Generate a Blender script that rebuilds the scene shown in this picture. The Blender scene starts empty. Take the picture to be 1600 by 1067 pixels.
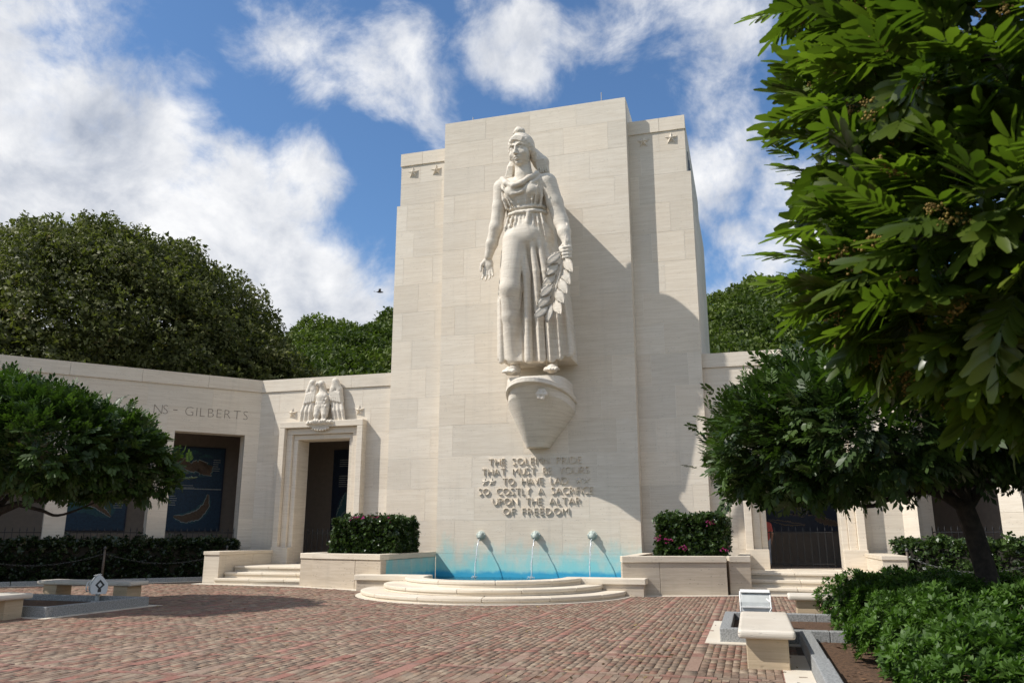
import bpy, bmesh, math, random
import numpy as np
from mathutils import Vector, Matrix
random.seed(7); rng = np.random.default_rng(7)
R = math.radians
scene = bpy.context.scene
col = scene.collection

# ---------------------------------------------------------------- camera, sky, sun, exposure
cam_d = bpy.data.cameras.new('camera'); cam = bpy.data.objects.new('camera', cam_d); col.objects.link(cam)
cam_d.sensor_width = 36; cam_d.lens = 28.0; cam_d.clip_start = .05; cam_d.clip_end = 2000
cam.location = (7.074, -27.0, 1.6)
cam.rotation_euler = (R(90 + 13.63), 0, R(16.3))
cam_d.dof.use_dof = True; cam_d.dof.focus_distance = 26; cam_d.dof.aperture_fstop = 2.8
scene.camera = cam

SUN_AZ, SUN_EL = 60.0, 46.0            # azimuth measured from the facade's normal towards the left
to_sun = Vector((-math.sin(R(SUN_AZ)) * math.cos(R(SUN_EL)), -math.cos(R(SUN_AZ)) * math.cos(R(SUN_EL)), math.sin(R(SUN_EL))))
sl = bpy.data.lights.new('sun', 'SUN'); sl.energy = 4.7; sl.angle = R(.53); sl.color = (1, .955, .89)
so = bpy.data.objects.new('sun', sl); col.objects.link(so)
so.rotation_euler = to_sun.to_track_quat('Z', 'Y').to_euler(); so.location = (-30, -30, 40)

scene.view_settings.view_transform = 'Standard'; scene.view_settings.look = 'None'
scene.view_settings.gamma = 1; scene.view_settings.use_curve_mapping = False
scene.view_settings.exposure = 0.07


class NT:
    """tiny node-graph writer"""
    def __init__(s, tree): s.t = tree; s.n = tree.nodes; s.l = tree.links
    def __call__(s, kind, ins=None, **props):
        n = s.n.new(kind)
        for k, v in props.items(): setattr(n, k, v)
        for k, v in (ins or {}).items():
            sock = n.inputs[k]
            if hasattr(v, 'is_linked'): s.l.new(v, sock)
            else: sock.default_value = v
        return n
    def math(s, op, a, b=None, clamp=False):
        n = s.n.new('ShaderNodeMath'); n.operation = op; n.use_clamp = clamp
        for i, v in enumerate((a, b)):
            if v is None: continue
            if hasattr(v, 'is_linked'): s.l.new(v, n.inputs[i])
            else: n.inputs[i].default_value = v
        return n.outputs[0]
    def mix(s, f, a, b, blend='MIX'):
        n = s.n.new('ShaderNodeMix'); n.data_type = 'RGBA'; n.blend_type = blend
        for i, v in ((0, f), (6, a), (7, b)):
            if hasattr(v, 'is_linked'): s.l.new(v, n.inputs[i])
            else: n.inputs[i].default_value = v if i == 0 else (*v[:3], 1)
        return n.outputs[2]
    def ramp(s, f, lo, hi, smooth=True):
        n = s.n.new('ShaderNodeMapRange'); n.interpolation_type = 'SMOOTHSTEP' if smooth else 'LINEAR'
        n.inputs[1].default_value = lo; n.inputs[2].default_value = hi
        s.l.new(f, n.inputs[0]); return n.outputs[0]
    def noise(s, vec, scale, detail=4, rough=.55, dist=0):
        n = s.n.new('ShaderNodeTexNoise'); n.inputs['Scale'].default_value = scale
        n.inputs['Detail'].default_value = detail; n.inputs['Roughness'].default_value = rough
        n.inputs['Distortion'].default_value = dist
        s.l.new(vec, n.inputs['Vector']); return n.outputs[0]


def cam_dir(px, py):                    # compass direction of a patch of sky (a unit vector in the world)
    v = Vector(((px - 800) / 1244, -(py - 533.5) / 1244, -1)); v.normalize()
    return cam.rotation_euler.to_matrix() @ v


world = bpy.data.worlds.new('World'); scene.world = world; world.use_nodes = True
wt = NT(world.node_tree); wt.n.clear()
sky = wt('ShaderNodeTexSky', sky_type='NISHITA', sun_disc=False, sun_elevation=R(SUN_EL), air_density=1.0, dust_density=.35, ozone_density=2.2)
sky.sun_rotation = math.atan2(to_sun.x, to_sun.y)
tc = wt('ShaderNodeTexCoord').outputs['Generated']
# clouds: billows of noise on the sky dome, gathered round a number of cloud centres
warp = wt('ShaderNodeTexNoise', {'Vector': tc, 'Scale': 3.0, 'Detail': 3.0})
wv = wt('ShaderNodeVectorMath', {0: warp.outputs['Color'], 1: (.5, .5, .5)}, operation='SUBTRACT').outputs[0]
wv = wt('ShaderNodeVectorMath', {0: wv, 3: .10}, operation='SCALE').outputs[0]
wd = wt('ShaderNodeVectorMath', {0: tc, 1: wv}, operation='ADD').outputs[0]
sep = wt('ShaderNodeSeparateXYZ', {0: tc})
CL = [(-200, 420, 560, 1.15), (50, 260, 170, 1.0), (190, 300, 190, 1.05), (330, 370, 200, 1.05), (480, 290, 110, .85), (470, 420, 170, 1.0), (520, 520, 170, 1.1),
      (110, 30, 130, .50), (310, 100, 60, .52), (440, 20, 150, .50), (600, 130, 130, .60), (500, 140, 70, .48), (680, 175, 95, .58), (790, 60, 120, .58), (640, 60, 90, .42), (960, 70, 110, .52),
      (1120, 60, 170, .60), (1010, 20, 120, .50), (1150, 190, 110, .50), (1110, 290, 110, .66), (1170, 420, 130, .72), (1260, 330, 150, .60), (1700, 100, 400, .6), (1000, 560, 260, .6), (-800, 300, 500, .7), (800, -500, 260, .5), (300, -420, 260, .55), (-300, -220, 240, .55)]
bias = None
for (x, y, r, amp) in CL:
    d = wt('ShaderNodeVectorMath', {0: wd, 1: cam_dir(x, y)}, operation='DISTANCE').outputs['Value']
    m = wt('ShaderNodeMapRange', {0: d, 1: r / 1244 * 1.2, 2: r / 1244 * .2, 3: 0.0, 4: amp}, interpolation_type='SMOOTHSTEP').outputs[0]
    bias = m if bias is None else wt.math('MAXIMUM', bias, m)
away = wt('ShaderNodeVectorMath', {0: tc, 1: cam_dir(800, 400)}, operation='DISTANCE').outputs['Value']     # extra broken cloud added out of view, brightening the shaded stone
bias = wt.math('MAXIMUM', bias, wt.math('MULTIPLY', wt.ramp(away, .75, 1.05), .58))
st = wt('ShaderNodeMapping', {'Vector': wd, 'Rotation': (0, 0, R(16)), 'Scale': (1, 1, 1.25)}).outputs[0]
fb = wt.noise(st, 8.5, 12, .62, .25)
fb2 = wt.noise(st, 3.1, 6, .55)
dens = wt.math('ADD', wt.math('MULTIPLY', wt.math('SUBTRACT', fb, .5), 1.9), wt.math('MULTIPLY', wt.math('SUBTRACT', fb2, .5), 1.0))
dens = wt.math('ADD', dens, bias)
cov = wt.ramp(dens, .24, .90)
cov = wt.math('MULTIPLY', cov, wt.ramp(sep.outputs[2], -.02, .10))
# cloud shading: billows with bright sunward edges and blue-grey hollows, thick bellies greyer
bil = wt.noise(st, 5.5, 9, .6, .2)
off = wt('ShaderNodeVectorMath', {0: st, 1: tuple(to_sun * .045)}, operation='ADD').outputs[0]
bil2 = wt.noise(off, 5.5, 9, .6, .2)
relief = wt.math('SUBTRACT', bil, bil2)
thick = wt.ramp(wt.math('ADD', dens, wt.math('MULTIPLY', wt.math('SUBTRACT', fb2, .5), 1.2)), .75, 1.55)
lit = wt.math('ADD', wt.math('SUBTRACT', .74, wt.math('MULTIPLY', thick, .34)), wt.math('MULTIPLY', relief, 2.6), True)
ccol = wt.mix(lit, (.40, .45, .55), (.93, .935, .95))
skyv = wt('ShaderNodeVectorMath', {0: sky.outputs[0], 3: .145}, operation='SCALE').outputs[0]
skyt = wt.mix(1.0, skyv, (.68, .86, 1.0), 'MULTIPLY')
allsky = wt.mix(cov, skyt, ccol)
bg = wt('ShaderNodeBackground', {'Color': allsky, 'Strength': 1.0})
# the Sky Texture is scaled by 0.145 above; the cloud colours are plain radiances
wo = wt('ShaderNodeOutputWorld', {'Surface': bg.outputs[0]})

# ---------------------------------------------------------------- helpers
def tag(o, label=None, cat=None, group=None, kind=None):
    if label: o['label'] = label
    if cat: o['category'] = cat
    if group: o['group'] = group
    if kind: o['kind'] = kind
    return o

def empty(name, loc=(0, 0, 0), rz=0, label=None, cat=None, group=None, kind=None):
    o = bpy.data.objects.new(name, None); col.objects.link(o); o.location = loc; o.rotation_euler = (0, 0, rz)
    o.empty_display_size = .2
    return tag(o, label, cat, group, kind)

def link(name, me, mat=None, parent=None, loc=(0, 0, 0), rot=(0, 0, 0), scale=(1, 1, 1)):
    o = bpy.data.objects.new(name, me); col.objects.link(o)
    if mat is not None and not me.materials: me.materials.append(mat)
    if parent is not None: o.parent = parent
    o.location = loc; o.rotation_euler = rot; o.scale = scale
    return o

def raw(name, v, f, mat, smooth=False):
    me = bpy.data.meshes.new(name); v = np.asarray(v, np.float32).reshape(-1, 3)
    if isinstance(f, np.ndarray):
        n, k = f.shape
        me.vertices.add(len(v)); me.vertices.foreach_set('co', v.ravel())
        me.loops.add(n * k); me.loops.foreach_set('vertex_index', f.astype(np.int32).ravel())
        me.polygons.add(n); me.polygons.foreach_set('loop_start', np.arange(0, n * k, k, dtype=np.int32))
        me.polygons.foreach_set('loop_total', np.full(n, k, np.int32))
        me.update(calc_edges=True)
    else:
        me.from_pydata(v.tolist(), [], f); me.update()
    if smooth: me.polygons.foreach_set('use_smooth', np.ones(len(me.polygons), bool))
    if mat is not None: me.materials.append(mat)
    return me

def mk(name, v, f, mat, parent=None, smooth=False, **k):
    return link(name, raw(name, v, f, mat, smooth), None, parent, **k)

class MB:
    def __init__(s): s.v = []; s.f = []
    def add(s, v, f):
        o = len(s.v); s.v += [tuple(p) for p in v]; s.f += [tuple(i + o for i in q) for q in f]; return s
    def box(s, x0, x1, y0, y1, z0, z1):
        return s.add([(x0, y0, z0), (x1, y0, z0), (x1, y1, z0), (x0, y1, z0), (x0, y0, z1), (x1, y0, z1), (x1, y1, z1), (x0, y1, z1)],
                     [(0, 3, 2, 1), (4, 5, 6, 7), (0, 1, 5, 4), (1, 2, 6, 5), (2, 3, 7, 6), (3, 0, 4, 7)])
    def prism(s, poly, z0, z1):                     # poly counter-clockwise seen from above
        n = len(poly)
        return s.add([(x, y, z0) for x, y in poly] + [(x, y, z1) for x, y in poly],
                     [tuple(range(n - 1, -1, -1)), tuple(range(n, 2 * n))] + [(i, (i + 1) % n, n + (i + 1) % n, n + i) for i in range(n)])
    def loft(s, rings, cap=True):
        n = len(rings[0]); v = [p for r in rings for p in r]; f = []
        for k in range(len(rings) - 1):
            for i in range(n): f.append((k * n + i, k * n + (i + 1) % n, (k + 1) * n + (i + 1) % n, (k + 1) * n + i))
        if cap: f += [tuple(range(n - 1, -1, -1)), tuple(range((len(rings) - 1) * n, len(rings) * n))]
        return s.add(v, f)
    def tube(s, pts, rad, n=8):
        pts = [Vector(p) for p in pts]; rings = []
        if not isinstance(rad, (list, tuple)): rad = [rad] * len(pts)
        u = None
        for i, p in enumerate(pts):
            t = (pts[min(i + 1, len(pts) - 1)] - pts[max(i - 1, 0)]).normalized()
            if u is None: u = t.orthogonal().normalized()
            else: u = (u - t * u.dot(t)).normalized()
            w = t.cross(u)
            rings.append([p + (u * math.cos(a) + w * math.sin(a)) * rad[i] for a in [2 * math.pi * k / n for k in range(n)]])
        return s.loft(rings)
    def build(s, name, mat, parent=None, smooth=False, bevel=0, seg=2, **k):
        me = raw(name, s.v, s.f, mat, False)
        if bevel:
            bm = bmesh.new(); bm.from_mesh(me)
            bmesh.ops.recalc_face_normals(bm, faces=bm.faces)
            ed = [e for e in bm.edges if len(e.link_faces) == 2 and e.calc_face_angle(0) > .5]
            bmesh.ops.bevel(bm, geom=ed, offset=bevel, segments=seg, profile=.5, affect='EDGES', clamp_overlap=True)
            bm.to_mesh(me); bm.free()
        if smooth: me.polygons.foreach_set('use_smooth', np.ones(len(me.polygons), bool))
        return link(name, me, None, parent, **k)

def copy_tree(o, parent=None):
    c = o.copy(); col.objects.link(c); c.parent = parent
    for ch in list(o.children): copy_tree(ch, c)
    return c

# ---------------------------------------------------------------- materials
def newmat(name):
    m = bpy.data.materials.new(name); m.use_nodes = True; t = NT(m.node_tree); t.n.clear()
    out = t('ShaderNodeOutputMaterial'); p = t('ShaderNodeBsdfPrincipled'); t.l.new(p.outputs[0], out.inputs[0])
    return m, t, p, out

def simple(name, c, rough=.6, metal=0, var=.12, scale=6, bump=0, spec=.5):
    m, t, p, out = newmat(name)
    pos = t('ShaderNodeTexCoord').outputs['Object']
    n = t.noise(pos, scale, 5)
    t.l.new(t.mix(t.ramp(n, .3, .7), [x * (1 - var) for x in c], [min(1, x * (1 + var)) for x in c]), p.inputs['Base Color'])
    p.inputs['Roughness'].default_value = rough; p.inputs['Metallic'].default_value = metal
    p.inputs['Specular IOR Level'].default_value = spec
    if bump:
        b = t('ShaderNodeBump', {'Height': t.noise(pos, scale * 6, 6), 'Strength': bump, 'Distance': .01}); t.l.new(b.outputs[0], p.inputs['Normal'])
    return m

def stone_mat(name, c, streak=.11, var=.13, pits=.5, bump=.35, blotch=.12, bounce_and_stain=None, carved=False):
    m, t, p, out = newmat(name)
    g = t('ShaderNodeNewGeometry').outputs['Position']
    rnd = t('ShaderNodeObjectInfo').outputs['Random']
    off = t('ShaderNodeCombineXYZ', {0: t.math('MULTIPLY', rnd, 37.), 1: t.math('MULTIPLY', rnd, 17.), 2: t.math('MULTIPLY', rnd, 53.)}).outputs[0]
    gp = t('ShaderNodeVectorMath', {0: g, 1: off}, operation='ADD').outputs[0]
    mp = t('ShaderNodeMapping', {'Vector': gp, 'Scale': (.55, .55, 11)}).outputs[0]
    mp2 = t('ShaderNodeMapping', {'Vector': gp, 'Scale': (1.6, 1.6, 34)}).outputs[0]
    s1 = t.noise(mp, 1.6, 6, .6, .35); s2 = t.noise(mp2, 1.7, 5, .65)
    st = t.ramp(t.math('ADD', t.math('MULTIPLY', s1, .6), t.math('MULTIPLY', s2, .4)), .34, .66)
    dark = [x * (1 - streak) * k for x, k in zip(c, (1, .97, .93))]
    base = t.mix(st, dark, [min(1, x * (1 + streak * .35)) for x in c])
    # tone of each block
    tone = t.math('ADD', t.math('MULTIPLY', rnd, var), 1 - var * .55)
    base = t.mix(1.0, base, t('ShaderNodeCombineColor', {0: tone, 1: tone, 2: tone}).outputs[0], 'MULTIPLY')
    warm = t.math('MULTIPLY', t.math('FRACT', t.math('MULTIPLY', rnd, 7.31)), .5)
    base = t.mix(warm, base, t.mix(1.0, base, (1.03, .985, .93), 'MULTIPLY'))
    bl = t.ramp(t.noise(g, .7, 5), .4, .75)
    base = t.mix(t.math('MULTIPLY', bl, blotch), base, [x * .62 for x in c])
    # rain streaks that run down
    rs = t.noise(t('ShaderNodeMapping', {'Vector': g, 'Scale': (2.2, 2.2, .12)}).outputs[0], 1.5, 5, .6)
    base = t.mix(t.math('MULTIPLY', t.ramp(rs, .52, .8), .24), base, [x * .6 for x in c])
    # pits of the travertine
    vo = t('ShaderNodeTexVoronoi', {'Vector': t('ShaderNodeMapping', {'Vector': gp, 'Scale': (9, 9, 26)}).outputs[0], 'Scale': 1.0, 'Randomness': 1.0})
    ps = t.noise(t('ShaderNodeMapping', {'Vector': gp, 'Scale': (1, 1, 5)}).outputs[0], 2.1, 3)
    pit = t.math('MULTIPLY', t.ramp(vo.outputs['Distance'], .26, .12), t.ramp(ps, .50, .62))
    base = t.mix(t.math('MULTIPLY', pit, pits), base, [x * .35 for x in c])
    if bounce_and_stain:                                        # turquoise light bounced off the pool, painted in, above a deep-blue waterline stain
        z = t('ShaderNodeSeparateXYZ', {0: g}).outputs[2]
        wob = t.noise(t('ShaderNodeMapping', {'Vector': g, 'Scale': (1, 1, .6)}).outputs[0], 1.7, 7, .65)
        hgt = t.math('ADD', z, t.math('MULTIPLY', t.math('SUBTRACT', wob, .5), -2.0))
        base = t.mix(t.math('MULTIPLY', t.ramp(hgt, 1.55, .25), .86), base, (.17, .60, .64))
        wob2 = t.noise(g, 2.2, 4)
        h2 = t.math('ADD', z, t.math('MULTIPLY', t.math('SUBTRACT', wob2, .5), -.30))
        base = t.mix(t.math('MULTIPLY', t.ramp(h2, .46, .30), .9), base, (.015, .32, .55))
    t.l.new(base, p.inputs['Base Color'])
    p.inputs['Roughness'].default_value = .72; p.inputs['Specular IOR Level'].default_value = .35
    hgt = t.math('SUBTRACT', t.math('ADD', t.math('MULTIPLY', s2, .5), t.math('MULTIPLY', t.noise(gp, 60, 4), .3)), t.math('MULTIPLY', pit, 1.2))
    if carved: hgt = t.math('ADD', t.noise(g, 22, 6, .7), t.math('MULTIPLY', t.noise(g, 5, 4), .6))
    b = t('ShaderNodeBump', {'Height': hgt, 'Strength': bump, 'Distance': .03 if carved else .012}); t.l.new(b.outputs[0], p.inputs['Normal'])
    return m

STONE = (.70, .635, .535)
M_wall = stone_mat('travertine', STONE)
M_fount = stone_mat('fountain_wall_travertine', STONE, bounce_and_stain=True)
M_mortar = simple('mortar', (.80, .75, .66), .9)
M_carved = stone_mat('carved_stone', (.74, .68, .585), streak=.14, var=.02, pits=.4, bump=.7, blotch=.22, carved=True)
M_tread = stone_mat('step_stone', (.70, .63, .52), streak=.14, var=.12, pits=.6, bump=.3)
M_letter = stone_mat('letter_stone', (.76, .69, .58), streak=.05, var=.02, pits=.1)
M_lettershade = simple('letter_shade', (.22, .18, .145), .9)  # dark colour in place of the shade inside cut letters
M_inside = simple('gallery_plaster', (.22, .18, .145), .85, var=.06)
M_granite = simple('grey_granite', (.27, .275, .27), .7, var=.35, scale=40, bump=.3)
M_bench = stone_mat('bench_stone', (.66, .615, .54), streak=.10, var=.06, pits=.6, blotch=.25)
M_benchleg = stone_mat('bench_leg_stone', (.52, .42, .29), streak=.16, var=.08, pits=.5, blotch=.3)
M_iron = simple('black_iron', (.012, .012, .013), .45)
M_post = simple('weathered_post', (.10, .075, .055), .6, var=.3)
M_chain = simple('grey_chain', (.07, .07, .068), .6, metal=.3)
M_lamp = simple('painted_grey_metal', (.52, .54, .53), .38, var=.06, spec=.5)
M_lampwhite = simple('white_painted_metal', (.75, .75, .73), .4, var=.05)
M_dark = simple('dark_mark', (.03, .03, .03), .5)
M_soil = simple('mulch', (.11, .06, .032), .95, var=.5, scale=30, bump=1)
M_bark = simple('dark_bark', (.035, .026, .020), .9, var=.4, scale=12, bump=.8)
M_barkgrey = simple('grey_twig', (.16, .13, .10), .9, var=.3, scale=12)
M_rod = simple('grey_rod', (.2, .2, .2), .5, metal=.6)
M_soilgrass = simple('grass_ground', (.05, .075, .025), .95, var=.5, scale=2)

def leaf_mat(name, dark, light, rough=.38, trans=.25, spec=.5, yellow=None, hi=.85):
    m, t, p, out = newmat(name)
    at = t('ShaderNodeAttribute', attribute_name='tone').outputs['Fac']
    c = t.mix(at, dark, light)
    if yellow: c = t.mix(t.ramp(at, hi, 1.0), c, yellow)
    t.l.new(c, p.inputs['Base Color']); p.inputs['Roughness'].default_value = rough; p.inputs['Specular IOR Level'].default_value = spec
    tr = t('ShaderNodeBsdfTranslucent', {'Color': t.mix(1.0, c, (1.3, 1.6, .6), 'MULTIPLY')})
    mx = t('ShaderNodeMixShader', {0: trans, 1: p.outputs[0], 2: tr.outputs[0]}); t.l.new(mx.outputs[0], out.inputs[0])
    return m
M_leaf = leaf_mat('glossy_leaf', (.018, .038, .009), (.080, .132, .026), .46, .24, .35, yellow=(.13, .15, .03), hi=.93)
M_leaffg = leaf_mat('near_leaf', (.036, .064, .010), (.165, .215, .030), .30, .45, yellow=(.16, .18, .03), hi=.9)
M_monkey = leaf_mat('monkeypod_leaf', (.044, .052, .014), (.175, .178, .055), .6, .28, .3, yellow=(.12, .10, .03), hi=.95)
M_hill = leaf_mat('hill_leaf', (.040, .064, .013), (.140, .178, .040), .6, .22, .3)
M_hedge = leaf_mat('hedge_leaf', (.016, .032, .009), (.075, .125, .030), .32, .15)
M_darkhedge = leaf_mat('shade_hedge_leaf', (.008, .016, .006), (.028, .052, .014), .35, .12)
M_shrub = leaf_mat('shrub_leaf', (.028, .062, .010), (.095, .180, .028), .5, .26, .3)
M_flower = leaf_mat('magenta_bract', (.30, .02, .14), (.55, .05, .32), .6, .3)
M_bloom = leaf_mat('tan_blossom', (.16, .10, .02), (.38, .26, .06), .7, .2)

# travertine blocks share one unit cube, every block is its own object
CUBE = raw('stone_block', *[a for a in (MB().box(0, 1, 0, 1, 0, 1).v, MB().box(0, 1, 0, 1, 0, 1).f)], None)
def cube_for(mat):
    me = CUBE.copy(); me.materials.clear(); me.materials.append(mat); return me
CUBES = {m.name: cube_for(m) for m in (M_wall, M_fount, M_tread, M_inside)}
GAP = .008
def block(parent, mat, origin, ux, un, x0, x1, z0, z1, th=.16, proud=0., name='stone'):
    """block on a vertical wall: ux = unit vector along the wall, un = unit vector out of it; origin is on the wall face, z is up"""
    pr = proud + rng.uniform(0, .0035)
    g = GAP / 2
    o = link(name, CUBES[mat.name], None, parent)
    Xv = Vector((ux[0], ux[1], 0)); N = Vector((-un[0], -un[1], 0))
    p = Vector(origin) + Xv * (x0 + g) - N * pr; p.z = origin[2] + z0 + g
    m = Matrix(((Xv.x * (x1 - x0 - GAP), N.x * th, 0, p.x), (Xv.y * (x1 - x0 - GAP), N.y * th, 0, p.y), (0, 0, z1 - z0 - GAP, p.z), (0, 0, 0, 1)))
    o.matrix_local = m
    return o

def courses(parent, mat, origin, ux, un, x0, x1, zs, width=2.0, holes=(), seed=0, joints=None, th=.16):
    """running-bond courses of blocks between x0 and x1; holes = (xa, xb, za, zb) left open"""
    r = random.Random(seed)
    for i in range(len(zs) - 1):
        za, zb = zs[i], zs[i + 1]
        spans = [(x0, x1)]
        for (ha, hb, hza, hzb) in holes:
            if za < hzb - .02 and zb > hza + .02:
                ns = []
                for a, b in spans:
                    if hb <= a or ha >= b: ns.append((a, b)); continue
                    if ha > a: ns.append((a, ha))
                    if hb < b: ns.append((hb, b))
                spans = ns
        for a, b in spans:
            if joints and i in joints: cuts = [j for j in joints[i] if a + .2 < j < b - .2]
            else:
                cuts = []; x = a + (width * (.35 + .45 * (i % 2)) + r.uniform(-.25, .25))
                while x < b - .35: cuts.append(x); x += width + r.uniform(-.35, .35)
            e = [a] + cuts + [b]
            for k in range(len(e) - 1): block(parent, mat, origin, ux, un, e[k], e[k + 1], za, zb, th)

FX, FN = (1, 0), (0, -1)
exec_order = []
# ---------------------------------------------------------------- ground and plaza
G = MB().add([(-700, -700, -.06), (700, -700, -.06), (700, 700, -.06), (-700, 700, -.06)], [(0, 1, 2, 3)]).build('ground', M_soilgrass); tag(G, kind='structure')

def brick_mat(name, cols, bump=.5):
    m, t, p, out = newmat(name)
    rnd = t('ShaderNodeAttribute', attribute_name='tone').outputs['Fac']
    orn = t('ShaderNodeObjectInfo').outputs['Random']
    g = t('ShaderNodeNewGeometry').outputs['Position']
    f = t.math('FRACT', t.math('ADD', rnd, t.math('MULTIPLY', orn, 1.0)))
    cr = t('ShaderNodeValToRGB', {0: f}); e = cr.color_ramp; e.interpolation = 'CONSTANT'
    while len(e.elements) < len(cols): e.elements.new(.5)
    for i, c in enumerate(cols): e.elements[i].position = i / len(cols); e.elements[i].color = (*c, 1)
    n = t.noise(g, 26, 5, .65); n2 = t.noise(g, .55, 5)
    c = t.mix(t.ramp(n, .3, .75), t.mix(1, cr.outputs[0], (.68, .66, .64), 'MULTIPLY'), cr.outputs[0])
    c = t.mix(t.math('MULTIPLY', t.ramp(n2, .42, .72), .42), c, t.mix(1, c, (.70, .66, .63), 'MULTIPLY'))
    c = t.mix(t.math('MULTIPLY', t.ramp(t.noise(g, 3.1, 5), .55, .75), .35), c, (.40, .335, .25))
    t.l.new(c, p.inputs['Base Color']); p.inputs['Roughness'].default_value = .8; p.inputs['Specular IOR Level'].default_value = .3
    b = t('ShaderNodeBump', {'Height': n, 'Strength': bump, 'Distance': .01}); t.l.new(b.outputs[0], p.inputs['Normal'])
    return m
M_sett = brick_mat('brown_setts', [(.29, .205, .15), (.25, .17, .122), (.32, .235, .172), (.295, .172, .125), (.265, .20, .148), (.37, .285, .205), (.29, .165, .118), (.215, .152, .11), (.32, .22, .152)])
M_band = brick_mat('red_band_tiles', [(.34, .165, .125), (.31, .17, .13), (.38, .20, .155), (.30, .18, .14), (.37, .25, .19), (.34, .24, .18)])
M_joint = simple('paving_sand', (.085, .062, .045), .95, var=.3, scale=20)
M_edge = stone_mat('edging_stone', (.66, .61, .52), streak=.06, var=.05, pits=.1)

plaza = MB().add([(-30, -60, -.010), (30, -60, -.010), (30, 1.0, -.010), (-30, 1.0, -.010)], [(0, 1, 2, 3)]).build('plaza', M_joint); tag(plaza, kind='structure')

def camspace(x, y, z=0):
    p = Vector((x, y, z)) - cam.location; q = cam.rotation_euler.to_matrix().transposed() @ p
    return (800 + 1244 * q.x / -q.z, 533 - 1244 * q.y / -q.z, -q.z) if q.z < -.1 else (9e9, 9e9, -1)

BX, BY, WB = 1.14, 1.53, .17        # spacing of the red bands and their width
bricks, bands = [], []              # (x0,x1,y0,y1,z,tone)
def usable(x, y):
    if y > -2.6 and abs(x) > 6.7: return -3.5 < y < 99 and y < -2.7
    if y > -3.4: return False
    if y > -4.75 + .28 * 0 and abs(x) < 4.5: return False
    if abs(x) < 6.6 and y > -4.55 + (abs(x) - 3.6) * .3: return False
    if x * x + (y + 4.72) ** 2 < 3.8 ** 2: return False
    if x > 7.62 and y < -13: return False
    if 6.3 < x and -13.9 < y < -10.3 and x < 12: return False
    if -12 < x < -6.55 and -13.3 < y < -10.2: return False
    return True
def inview(x, y, m=450):
    px, py, d = camspace(x, y); return d > 0 and -m < px < 1600 + m and py < 1067 + 300
ix0, ix1 = int(-24 / BX), int(12 / BX)
for ix in range(ix0, ix1):
    for iy in range(-14, 0):
        cx0 = 5.12 + (ix - 4) * BX; cy0 = -15.37 + (iy + 9) * BY
        if not any(inview(cx0 + a, cy0 + b) for a in (0, BX / 2, BX) for b in (0, BY)): continue
        x0, x1, y0, y1 = cx0 + WB / 2, cx0 + BX - WB / 2, cy0 + WB / 2, cy0 + BY - WB / 2
        nr = 6; dy = (y1 - y0) / nr; nc = 10; dx = (x1 - x0) / nc
        xs = [x0] + [x0 + dx * c + random.uniform(-.008, .008) for c in range(1, nc)] + [x1]
        for c in range(nc):
            e = [y0] + [y0 + dy * (k + .5 * (c % 2)) + random.uniform(-.03, .03) for k in range(0 if c % 2 else 1, nr)] + [y1]
            for k in range(len(e) - 1):
                if e[k + 1] - e[k] > .03: bricks.append((xs[c] + .0045, xs[c + 1] - .0045, e[k] + .003, e[k + 1] - .003, random.uniform(-.005, .002), random.random()))
        for k in range(4):
            a = cy0 + WB / 2 + (BY - WB) * k / 4; b = cy0 + WB / 2 + (BY - WB) * (k + 1) / 4
            (bands if (ix * 7 + iy * 3 + k) % 5 else bricks).append((cx0 - WB / 2 + .005, cx0 + WB / 2 - .005, a + .005, b - .005, random.uniform(-.004, .003), random.random()))
            a = cx0 + WB / 2 + (BX - WB) * k / 4; b = cx0 + WB / 2 + (BX - WB) * (k + 1) / 4
            (bands if (ix * 5 + iy * 3 + k) % 4 else bricks).append((a + .005, b - .005, cy0 - WB / 2 + .03, cy0 + WB / 2 - .03, random.uniform(-.004, .003), random.random()))
        bands.append((cx0 - WB / 2 + .005, cx0 + WB / 2 - .005, cy0 - WB / 2 + .005, cy0 + WB / 2 - .005, 0, random.random()))

def paver_field(name, items, mat):
    P = np.array(items); n = len(P); v = np.zeros((n, 8, 3), np.float32)
    j = rng.uniform(-.004, .004, (n, 4, 2)); tilt = rng.uniform(-.0025, .0025, (n, 4))
    X = [P[:, 0], P[:, 1], P[:, 1], P[:, 0]]; Y = [P[:, 2], P[:, 2], P[:, 3], P[:, 3]]
    for i in range(4):
        v[:, i, 0] = X[i] + j[:, i, 0]; v[:, i, 1] = Y[i] + j[:, i, 1]; v[:, i, 2] = P[:, 4] + tilt[:, i]
        sx = (1, -1, -1, 1)[i]; sy = (1, 1, -1, -1)[i]
        v[:, i + 4] = v[:, i]; v[:, i + 4, 0] -= sx * .004; v[:, i + 4, 1] -= sy * .004; v[:, i + 4, 2] = -.020
    q = np.array([(0, 1, 2, 3)] + [(i + 4, (i + 1) % 4 + 4, (i + 1) % 4, i) for i in range(4)])
    f = (np.arange(n)[:, None, None] * 8 + q[None]).reshape(-1, 4)
    o = mk(name, v.reshape(-1, 3), f, mat, plaza)
    a = o.data.attributes.new('tone', 'FLOAT', 'POINT'); a.data.foreach_set('value', np.repeat(P[:, 5], 8).astype(np.float32))
    o['kind'] = 'stuff'; return o
def split_visible(items, nmax):
    ok = []
    for it in items:
        x, y = (it[0] + it[1]) / 2, (it[2] + it[3]) / 2
        if usable(x, y) and inview(x, y): ok.append((camspace(x, y)[2], it))
    ok.sort(key=lambda a: a[0])
    vis = [a for a in ok if camspace((a[1][0] + a[1][1]) / 2, a[1][2])[1] < 1067 and 0 < camspace(a[1][0], a[1][2])[0] < 1600]
    near = [a[1] for a in vis[:nmax]]; s = set(map(id, near))
    return near, [a[1] for a in ok if id(a[1]) not in s]
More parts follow.
